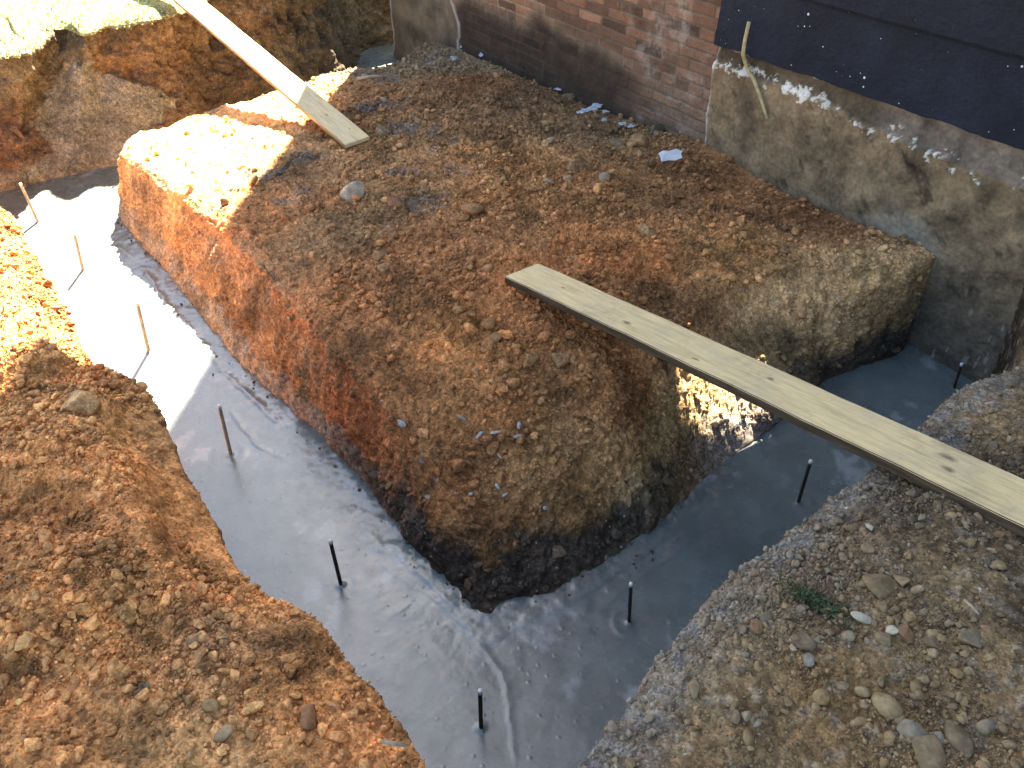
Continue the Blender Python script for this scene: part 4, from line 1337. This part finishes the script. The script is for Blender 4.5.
Pm, cm_ = MOUND[0], MOUND[1]
mx, my, _ = project(Pm)
fm = np.concatenate([np.zeros(TOP_N), np.ones(FACE_N)])[None, :]
w_m = (1 - .85 * fm * smooth(330, 200, mx)) * (1 - .75 * fm) * (Pm[..., 2] > .03) * (.5 + smooth(-.2, .35, fbm(Pm, 2.5, 3, .6, 601))) * (1 - .85 * smooth(400, 270, mx))
Pb = BANK[0]
bxp, byp, _ = project(Pb)
fb = np.concatenate([np.zeros(TOP2), np.ones(FACE2)])[None, :]
rgt = smooth(-.02, .05, Pb[..., 0])
w_l = (1 - fb) * (1 - rgt) * (1 - .9 * smoothpatch) * (.3 + smooth(-.25, .3, fbm(Pb, 2.7, 3, .6, 603))) * (np.linalg.norm(Pb[..., :2], axis=-1) > .45)
w_r = (1 - fb) * rgt * (.22 + smooth(-.15, .35, fbm(Pb, 3.2, 3, .6, 605))) * (np.linalg.norm(Pb[..., :2], axis=-1) > .45)

# crumbs and clods, biggest ones as things
clods = [scatter(MOUND, 42000, w_m, 701, .0030, .030, 2.05, {'clod': .8, 'stone': .2}, clod_col, .18),
         scatter(BANK, 60000, w_l, 702, .0026, .022, 2.45, {'clod': .96, 'stone': .04}, clod_col, .10)]
rs = np.random.default_rng(909)
k_ = rs.integers(0, int(ns * .42), 500)
off_ = rs.exponential(.03, (500, 1)) - .02
fall = BASE[k_, :2] + off_ * (BASE[k_, :2] - CM) / np.linalg.norm(BASE[k_, :2] - CM, axis=1, keepdims=True)
s_f = .0016 + .008 * rs.uniform(0, 1, 500) ** 4
clods.append((np.concatenate([fall, (.004 + s_f * .2)[:, None]], 1), s_f, np.array([.10, .075, .05]) * rs.uniform(.6, 1.5, (500, 1)), np.full(500, 'clod')))
grav = scatter(BANK, 42000, w_r, 703, .0022, .015, 2.3, {'pebble': .10, 'stone': .46, 'clod': .44}, gravel_col, .36)


def stock(seed, kind_, colr, sub=3):
    V, F = rock_shape(seed, sub, kind_)
    return V, F


def rock_object(name, seed, kind_, p, size, colr, rotation=None, mat=None, scale=(1, 1, 1)):
    V, F = rock_shape(seed, 3, kind_)
    V = V * np.array(scale) * size
    if rotation is not None: V = V @ rotation.T
    cl = np.asarray(colr) * (1 + .22 * fbm(V / size, 2.0, 3, .6, seed + 5))[:, None]
    return mesh_from(name, V, F, mat or M['stone'], cl, True, loc=tuple(p))


def split_big(sets, keep):
    """The `keep` pieces that show largest become things; the rest stays loose stuff."""
    P_ = np.concatenate([s[0] for s in sets]); S_ = np.concatenate([s[1] for s in sets])
    C_ = np.concatenate([s[2] for s in sets]); K_ = np.concatenate([s[3] for s in sets])
    src = np.concatenate([np.full(len(s[0]), i) for i, s in enumerate(sets)])
    x, y, dep = project(P_)
    inside = (x > 4) & (x < 1020) & (y > 4) & (y < 764)
    key = np.where(inside & (src < 2), S_ / dep, 0)
    order = np.argsort(-key)
    big = order[:keep]; rest = order[keep:]
    return (P_, S_, C_, K_, src), big, rest


CLOD_LABEL = ['rounded brown clod lying loose among many on the earth mound', 'rounded orange clod lying loose among many on the left spoil bank']
CLOD_GROUP = ['loose clods on the mound', 'loose clods on the left spoil bank']
data, bigi, rest = split_big(clods, 260)
variants = {}
for kind_ in ('clod', 'stone', 'pebble'):
    for i in range(8):
        V, F = rock_shape(4000 + 13 * i + len(kind_), 3, kind_)
        variants[kind_, i] = (V, F)
rs = np.random.default_rng(5)


def place_rock(name, kind_, p, s, colr, label, cat, group, mat):
    V, F = variants[kind_, rs.integers(8)]
    cl = np.asarray(colr) * (1 + .2 * fbm(V + rs.uniform(0, 9, 3), 2.2, 3, .6, 77))[:, None]
    o = mesh_from(name, V * s, F, mat, cl, True, loc=tuple(p))
    o.rotation_euler = (rs.normal(0, .4), rs.normal(0, .4), rs.uniform(0, 6.28))
    tag(o, label, cat, group)
    return o


for i in bigi:
    src = data[4][i]
    place_rock('soil_clod', data[3][i], data[0][i], data[1][i], data[2][i], CLOD_LABEL[min(src, 1)], 'clod', CLOD_GROUP[min(src, 1)], M['clod'])
merge_rocks('loose_soil', M['clod'], data[0][rest], data[1][rest], data[2][rest], data[3][rest], 801, 'loose crumbs of soil strewn over the mound and the left bank')
data, bigi, rest = split_big([grav], 260)
for i in bigi:
    place_rock('stone', data[3][i], data[0][i], data[1][i], data[2][i], 'small grey or tan stone lying loose in the gravel on the right bank', 'stone', 'loose stones on the right bank', M['stone'])
merge_rocks('gravel', M['stone'], data[0][rest], data[1][rest], data[2][rest], data[3][rest], 802, 'fine mixed gravel spread over the right bank')

# the stones and clods one can point at: (photo position, radius in photo px, kind, colour, label, category, flattening)
ONE = [
    (MOUND, 354, 194, 18, 'stone', (.52, .51, .48), 'pale grey angular rock on the mound below the shaded end of the sunlit plank', 'rock', (1, .85, 1)),
    (MOUND, 397, 206, 12, 'clod', (.20, .085, .038), 'rust red clod right of the grey rock on the mound', 'clod', (1, 1, .95)),
    (MOUND, 472, 211, 16, 'clod', (.17, .11, .065), 'broad brown clod near the middle of the mound top', 'clod', (1.2, 1, .8)),
    (MOUND, 471, 266, 8, 'clod', (.26, .17, .09), 'left one of two upright tan clods near the shaded plank end', 'clod', (.85, .8, 1.2)),
    (MOUND, 488, 268, 8, 'clod', (.24, .17, .095), 'right one of two upright tan clods near the shaded plank end', 'clod', (.8, .8, 1.1)),
    (MOUND, 531, 359, 11, 'clod', (.23, .15, .08), 'smaller of the two knobbly clods below the near end of the shaded plank', 'clod', (1, 1, .9)),
    (MOUND, 558, 359, 15, 'clod', (.24, .16, .09), 'larger of the two knobbly clods below the near end of the shaded plank', 'clod', (1, 1, .9)),
    (MOUND, 493, 339, 11, 'stone', (.31, .20, .10), 'yellowish tan lump left of the two knobbly clods', 'clod', (1, 1, .9)),
    (MOUND, 458, 310, 8, 'clod', (.30, .19, .10), 'small orange tan lump above the yellowish lump on the mound slope', 'clod', (1, 1, .9)),
    (MOUND, 380, 255, 10, 'stone', (.25, .16, .09), 'brown flat sided clod at the left shoulder of the mound', 'clod', (1.1, 1, .8)),
    (MOUND, 382, 268, 8, 'clod', (.30, .21, .13), 'pale clod just below the brown flat sided clod on the left shoulder', 'clod', (1.1, 1, .7)),
    (MOUND, 385, 131, 11, 'clod', (.17, .14, .105), 'grey brown clod by the lower end of the sunlit plank', 'clod', (1, 1, 1.1)),
    (MOUND, 550, 141, 5, 'stone', (.52, .49, .44), 'small white stone in the soil in front of the brick wall', 'stone', (1, 1, 1)),
    (MOUND, 579, 165, 14, 'clod', (.22, .16, .10), 'large tan clod in the rubble band in front of the brick wall', 'clod', (1.1, 1, .9)),
    (MOUND, 548, 181, 7, 'stone', (.36, .34, .31), 'pale grey stone left of the large tan clod in the rubble', 'stone', (1, 1, 1)),
    (MOUND, 568, 179, 7, 'stone', (.30, .27, .22), 'pale tan stone under the large tan clod in the rubble', 'stone', (1.1, 1, .8)),
    (MOUND, 604, 177, 7, 'stone', (.30, .28, .25), 'grey stone right of the large tan clod in the rubble', 'stone', (1, 1, .9)),
    (MOUND, 617, 144, 9, 'stone', (.19, .18, .16), 'dark grey lump of mortar near the foot of the brick wall', 'stone', (1, 1, .9)),
    (MOUND, 637, 143, 11, 'clod', (.18, .12, .07), 'brown clod beside the dark grey lump of mortar', 'clod', (1, 1, .95)),
    (MOUND, 656, 130, 11, 'stone', (.055, .058, .058), 'blackish rock against the foot of the brick wall', 'rock', (1.1, 1, .9)),
    (MOUND, 650, 234, 12, 'clod', (.25, .19, .12), 'tan round clod on the right part of the mound top', 'clod', (1.1, 1, .9)),
    (MOUND, 655, 185, 6, 'stone', (.27, .17, .08), 'small yellow brown stone below the white paper', 'stone', (1, 1, .9)),
    (MOUND, 436, 225, 9, 'clod', (.24, .14, .07), 'orange clod just left below the broad brown clod', 'clod', (1, 1, 1)),
    (BANK, 76, 404, 25, 'clod', (.30, .22, .13), 'big pale lumpy clod on the crest of the left spoil bank', 'clod', (1.2, 1, .55)),
    (BANK, 309, 716, 14, 'stone', (.16, .11, .075), 'dark brown clod near the edge of the left bank', 'clod', (1.1, .9, .9)),
    (BANK, 210, 705, 8, 'pebble', (.33, .25, .15), 'pale tan pebble in the middle of the left spoil bank', 'stone', (1, 1, .8)),
    (BANK, 225, 735, 10, 'stone', (.34, .29, .22), 'pale grey beige stone below the tan pebble on the left spoil bank', 'stone', (1.1, 1, .8)),
    (BANK, 115, 592, 10, 'clod', (.28, .16, .08), 'orange clod high on the left spoil bank', 'clod', (1, 1, .9)),
    (BANK, 126, 614, 12, 'clod', (.30, .19, .10), 'larger blocky clod below the orange clod on the left spoil bank', 'clod', (1, 1, .9)),
    (BANK, 27, 643, 12, 'clod', (.31, .20, .11), 'tan clod below the small dark hollow at the left picture edge', 'clod', (1.1, 1, .9)),
    (BANK, 196, 640, 9, 'clod', (.20, .14, .09), 'brown clod in the dark streak down the left spoil bank', 'clod', (1, 1, .9)),
    (BANK, 887, 706, 15, 'pebble', (.36, .28, .18), 'smooth egg shaped tan cobble, the largest round stone on the right bank', 'stone', (1.0, .95, 1.1)),
    (BANK, 821, 697, 9, 'pebble', (.40, .30, .17), 'small round cream pebble left of the egg shaped cobble', 'stone', (1, 1, 1.1)),
    (BANK, 863, 692, 7, 'pebble', (.33, .26, .17), 'small tan pebble between the cream pebble and the egg shaped cobble', 'stone', (1, 1, 1)),
    (BANK, 881, 586, 19, 'stone', (.27, .20, .125), 'broad flat tan slab of dried earth right of the weeds', 'slab', (1.2, 1, .45)),
    (BANK, 902, 580, 11, 'stone', (.29, .20, .12), 'smaller tan piece beside the flat slab right of the weeds', 'slab', (1, .9, .6)),
    (BANK, 863, 618, 8, 'pebble', (.52, .52, .50), 'long whitish stone below the flat tan slab', 'stone', (1.4, .8, .8)),
    (BANK, 892, 629, 7, 'stone', (.62, .60, .52), 'bright white stone beside the reddish stone on the right bank', 'stone', (1, 1, 1.1)),
    (BANK, 907, 635, 10, 'stone', (.20, .11, .07), 'reddish brown stone right of the bright white stone', 'stone', (1.2, .9, .9)),
    (BANK, 884, 639, 10, 'stone', (.27, .21, .15), 'tan stone below left of the bright white stone', 'stone', (1, 1, .9)),
    (BANK, 933, 643, 9, 'stone', (.15, .115, .085), 'dark brown stone right of the reddish stone on the right bank', 'stone', (1, 1, .9)),
    (BANK, 971, 638, 14, 'stone', (.27, .22, .16), 'pale flat angular stone toward the right picture edge', 'stone', (1.2, 1, .6)),
    (BANK, 990, 631, 8, 'stone', (.25, .16, .09), 'brown orange stone right of the pale flat angular stone', 'stone', (1, 1, .9)),
    (BANK, 805, 640, 14, 'stone', (.165, .14, .115), 'dark grey brown flat stone below the weeds', 'stone', (1, 1.2, .5)),
    (BANK, 757, 627, 9, 'pebble', (.27, .16, .09), 'orange brown stone left of the weeds', 'stone', (1.1, .9, .8)),
    (BANK, 765, 617, 9, 'stone', (.16, .135, .11), 'dark flat stone just above the orange brown stone left of the weeds', 'stone', (1.2, .8, .5)),
    (BANK, 809, 660, 7, 'stone', (.24, .25, .27), 'bluish grey pebble below the dark flat stone', 'stone', (1, 1, .9)),
    (BANK, 749, 739, 8, 'pebble', (.30, .21, .12), 'tan pebble low on the right bank near the bottom edge', 'stone', (1, 1, .9)),
    (BANK, 695, 690, 9, 'stone', (.26, .20, .14), 'tan angular stone at the grey crusted trench edge', 'stone', (1, 1, .8)),
    (BANK, 987, 726, 13, 'stone', (.26, .23, .19), 'upright pale stone near the bottom right corner', 'stone', (.8, .8, 1.2)),
    (BANK, 914, 733, 12, 'stone', (.23, .21, .18), 'grey blocky stone below the egg shaped cobble', 'stone', (1.1, 1, .7)),
    (BANK, 936, 738, 9, 'stone', (.26, .25, .24), 'light grey stone right of the blocky stone near the bottom edge', 'stone', (1, 1, .8)),
    (BANK, 955, 737, 15, 'stone', (.24, .19, .14), 'wide brown flat stone near the bottom right corner', 'stone', (1.3, 1, .5)),
    (BANK, 930, 762, 22, 'stone', (.27, .21, .145), 'broad pale slab half out of the bottom edge at right', 'slab', (1.4, 1, .4)),
    (BANK, 966, 522, 5, 'pebble', (.44, .37, .25), 'single cream pebble in the shadow under the long plank', 'stone', (1.1, 1, .8)),
    (BANK, 1000, 565, 7, 'pebble', (.30, .22, .12), 'yellow brown pebble at the right edge below the plank', 'stone', (.8, 1.1, .8)),
    (BANK, 870, 527, 5, 'stone', (.50, .49, .48), 'tiny white stone on the crusted edge below the plank', 'stone', (1, 1, .9)),
]
for i, (pc_, x, y, rp, kd, cl, lab, cat, sc) in enumerate(ONE):
    p = surf_at(pc_, x, y, .5 if pc_ is MOUND else .7)
    cl = np.array(cl) * (.80 if max(cl) > .4 else .72) * np.array([1.10, 1.0, .84])
    rp *= 1.0 if kd == 'clod' else .9
    Pq, cq = pc_[0][::3, ::3], pc_[1][::3, ::3]
    near_ = np.argmin(((Pq - p) ** 2).sum(-1).ravel())
    loc_c = cq.reshape(-1, 3)[near_]
    cl = (1.0 * np.array(cl) + .40 * loc_c) if kd == 'clod' else (.75 * np.array(cl) + .25 * loc_c)
    dist = np.linalg.norm(p - np.array([0, 0, CAMH]))
    size = rp / FPX * dist * .95
    q = p + np.array([0, 0, size * -.02 * sc[2]])
    o = rock_object('slab' if cat == 'slab' else ('soil_clod' if cat == 'clod' else ('rock' if cat == 'rock' else 'stone')), 9000 + 17 * i, kd, q, size, cl,
                    rotation=rand_rot(np.random.default_rng(300 + i), .2), mat=M['clod'] if kd == 'clod' else M['stone'], scale=sc)
    tag(o, lab, cat)


# ------------------------------------------------------------------ small litter
def tube(name, pts, rad, mat, seg=8):
    pts = [np.array(q, float) for q in pts]
    bm = bmesh.new(); rings = []
    for i, q in enumerate(pts):
        d = pts[min(i + 1, len(pts) - 1)] - pts[max(i - 1, 0)]; d /= np.linalg.norm(d)
        a = np.cross(d, [0, 0, 1.0]);
        if np.linalg.norm(a) < .1: a = np.cross(d, [1.0, 0, 0])
        a /= np.linalg.norm(a); b_ = np.cross(d, a)
        r = rad[i] if hasattr(rad, '__len__') else rad
        rings.append([bm.verts.new(q + r * (math.cos(2 * math.pi * j / seg) * a + math.sin(2 * math.pi * j / seg) * b_)) for j in range(seg)])
    for r0, r1 in zip(rings[:-1], rings[1:]):
        for j in range(seg): bm.faces.new((r0[j], r0[(j + 1) % seg], r1[(j + 1) % seg], r1[j]))
    bm.faces.new(rings[0][::-1]); bm.faces.new(rings[-1])
    bmesh.ops.recalc_face_normals(bm, faces=bm.faces)
    return bm_obj(name, bm, mat, None, True)


def on_wall_px(px, py, out):
    r = ray(px, py)
    t = ((HC @ HN) - out) / (r[:2] @ HN)
    return r * t + np.array([0, 0, CAMH])


# dry root hanging on the foundation
rp = [(749, 22), (745, 40), (743, 54), (747, 68), (754, 80), (760, 96), (765, 112), (767, 119)]
o = tube('root', [on_wall_px(x, y, .075 if y < 60 else .05) for x, y in rp], [.009, .009, .010, .010, .0095, .008, .007, .006], M['root'])
tag(o, 'dry yellowish root hanging down over the navy siding and the bare foundation', 'root')
# pale stick behind the sunlit plank
a, b_ = surf_at(MOUND, 357, 82, .36), surf_at(MOUND, 387, 78, .36)
zz_ = max(a[2], b_[2]) + .012
o = tube('stick', [np.array([*a[:2], zz_]), np.array([*(.5 * (a + b_))[:2], zz_ + .006]), np.array([*b_[:2], zz_])], [.010, .012, .009], M['stick'], 6)
tag(o, 'pale splinter of wood lying at the back of the mound near the dark pit', 'stick')
a, b_ = surf_at(BANK, 382, 745, .66), surf_at(BANK, 409, 749, .66)
o = tube('stick', [a + [0, 0, .012], .5 * (a + b_) + [0, 0, .013], b_ + [0, 0, .012]], [.004, .005, .004], M['stick'], 6)
tag(o, 'short wooden splinter sticking out over the trench at the edge of the left bank', 'stick')
a, b_ = surf_at(BANK, 962, 603, .74), surf_at(BANK, 977, 617, .74)
o = tube('stick', [a + [0, 0, .012], .5 * (a + b_) + [0, 0, .013], b_ + [0, 0, .010]], [.003, .003, .002], M['stick'], 6)
tag(o, 'thin dry straw lying in the gravel of the right bank', 'stick')


def flake(name, px, py, piece, w_, h_, mat, label, cat, seed, group=None, lift=.012, parent=None):
    """A torn crumpled sheet lying on the ground."""
    rs_ = np.random.default_rng(seed)
    p = surf_at(piece, px, py, .45) + np.array([0, 0, lift])
    dist = np.linalg.norm(p - np.array([0, 0, CAMH])); k_ = dist / FPX
    n = 12
    bm = bmesh.new()
    cv = bm.verts.new((0, 0, .006))
    ring = []; mid = []
    for j in range(n):
        a_ = 2 * math.pi * j / n
        r = rs_.uniform(.5, 1.25)
        ring.append(bm.verts.new((math.cos(a_) * w_ * k_ * r, math.sin(a_) * h_ * k_ * 1.4 * r, rs_.uniform(-.004, .010))))
        mid.append(bm.verts.new((math.cos(a_) * w_ * k_ * r * .5, math.sin(a_) * h_ * k_ * .7 * r, rs_.uniform(.002, .010))))
    for j in range(n):
        bm.faces.new((cv, mid[j], mid[(j + 1) % n]))
        bm.faces.new((mid[j], ring[j], ring[(j + 1) % n], mid[(j + 1) % n]))
    bmesh.ops.solidify(bm, geom=bm.faces[:], thickness=.0012)
    bmesh.ops.recalc_face_normals(bm, faces=bm.faces)
    o_ = bm_obj(name, bm, mat)
    o_.location = p
    o_.rotation_euler = (rs_.normal(.25, .08), rs_.normal(0, .1), rs_.uniform(-.4, .4))
    tag(o_, label, cat, group)
    return o_


flake('paper_scrap', 668, 161, MOUND, 13, 6.5, M['paper'], 'bright white torn scrap of paper on the soil near the foundation corner', 'paper', 1, lift=.03)
for i, (x, y, w_, h_) in enumerate([(590, 112, 9, 3), (597, 108, 5, 3), (580, 115, 5, 2), (605, 114, 4, 2), (557, 92, 5, 1.5), (622, 127, 5, 2), (604, 122, 3, 2), (632, 129, 4, 1.6), (463, 49, 4, 2), (482, 57, 4, 3), (454, 60, 4, 2)]):
    flake('film_scrap', x, y, MOUND, w_, h_, M['scrap'], 'small scrap of pale plastic film in the soil along the foot of the brick wall', 'scrap', 20 + i, 'pale scraps along the brick wall', .015)
flake('dead_leaf', 144, 694, BANK, 7, 5, M['dry_leaf'], 'crumpled brown dead leaf on the left spoil bank', 'leaf', 60)
flake('dead_leaf', 568, 99, MOUND, 8, 3.5, M['dry_leaf'], 'curled tan dead leaf against the foot of the brick wall', 'leaf', 61)
for i, (x, y, s) in enumerate([(480, 435, 4), (495, 433, 4), (519, 426, 4), (518, 437, 4), (463, 419, 4), (497, 486, 4), (500, 457, 3), (505, 495, 3), (402, 424, 5), (471, 494, 3), (466, 462, 2.5), (545, 508, 3)]):
    z = .30 if y < 460 else .18
    p = surf_at(MOUND, x, y, z)
    rock = rock_object('lime_crumb', 6100 + i, 'stone', p + np.array([0, -.004, .006]), s / FPX * np.linalg.norm(p - [0, 0, CAMH]), (.36, .35, .33), rand_rot(np.random.default_rng(i), .4), scale=(1.3, .7, .6))
    tag(rock, 'little whitish crumb of mortar stuck on the front slope of the mound', 'crumb', 'white mortar crumbs on the front slope')

# weeds on the right bank
base = surf_at(BANK, 812, 602, .68)
bm = bmesh.new(); rs_ = np.random.default_rng(77)
for k_ in range(230):
    a_ = rs_.uniform(0, 6.28); r = min(abs(rs_.normal(0, .026)), .045); rx = r * math.cos(a_) * 1.5; ry = r * math.sin(a_) * .9
    q = np.array([rx - ry * .5, ry - rx * .55, 0]); d = np.array([rs_.normal(0, .7), rs_.normal(0, .7), rs_.uniform(.15, .9)]); d /= np.linalg.norm(d)
    ln = rs_.uniform(.012, .034); wd = rs_.uniform(.0016, .004)
    s_ = np.cross(d, [0, 0, 1]); s_ /= np.linalg.norm(s_) + 1e-6
    tip = q + d * ln + np.array([0, 0, -.3 * ln]); mid_ = q + d * ln * .55
    v = [bm.verts.new(x) for x in (q - s_ * wd * .4, q + s_ * wd * .4, mid_ + s_ * wd, tip, mid_ - s_ * wd)]
    bm.faces.new(v)
o = bm_obj('weed', bm, M['leafy']); o.location = base + np.array([0, 0, .006])
tag(o, 'low clump of small leaved green weed growing in the gravel of the right bank', 'weed')

# grass on the lawn and along its broken edge
P_, _, n_ = BACKB
x, y, _ = project(P_)
nd = len(dd3)
sel = P_[:, :nd].reshape(-1, 3); xs, ys = x[:, :nd].ravel(), y[:, :nd].ravel()
edge_d = np.broadcast_to(dd3[None, :], (ns3, nd)).ravel()
ok = (xs > -120) & (xs < 330) & (ys > -190)
cell = np.linalg.norm(np.cross(np.gradient(P_, axis=0), np.gradient(P_, axis=1)), axis=-1)[:, :nd].ravel()
wg = cell * ok * (1 + 2.5 * np.exp(-edge_d / .08)); wg /= wg.sum()
rs_ = np.random.default_rng(88)
nb = 42000
idx = rs_.choice(len(sel), nb, p=wg)
q = sel[idx] + rs_.normal(0, .012, (nb, 3)) * [1, 1, 0]
ed = edge_d[idx]
d = rs_.normal(0, .55, (nb, 3)); d[:, 2] = np.abs(d[:, 2]) + .55
hang = np.exp(-ed / .05)[:, None]
d = d + hang * np.array([.3, -.7, -.35]); d /= np.linalg.norm(d, axis=1, keepdims=True)
ln = rs_.uniform(.016, .045, (nb, 1)); wd = rs_.uniform(.002, .0045, (nb, 1))
s_ = np.cross(d, rs_.normal(size=(nb, 3))); s_ /= np.linalg.norm(s_, axis=1, keepdims=True)
V = np.stack([q - s_ * wd, q + s_ * wd, q + d * ln * .6 + s_ * wd * .8, q + d * ln - [0, 0, .006]], 1).reshape(-1, 3)
F = np.arange(nb * 4).reshape(-1, 4)
gr = mesh_from('grass', V, F, M['grass'], None, False)
tag(gr, 'sunlit short grass of the lawn hanging over the edge of the back cut', None, None, 'stuff')
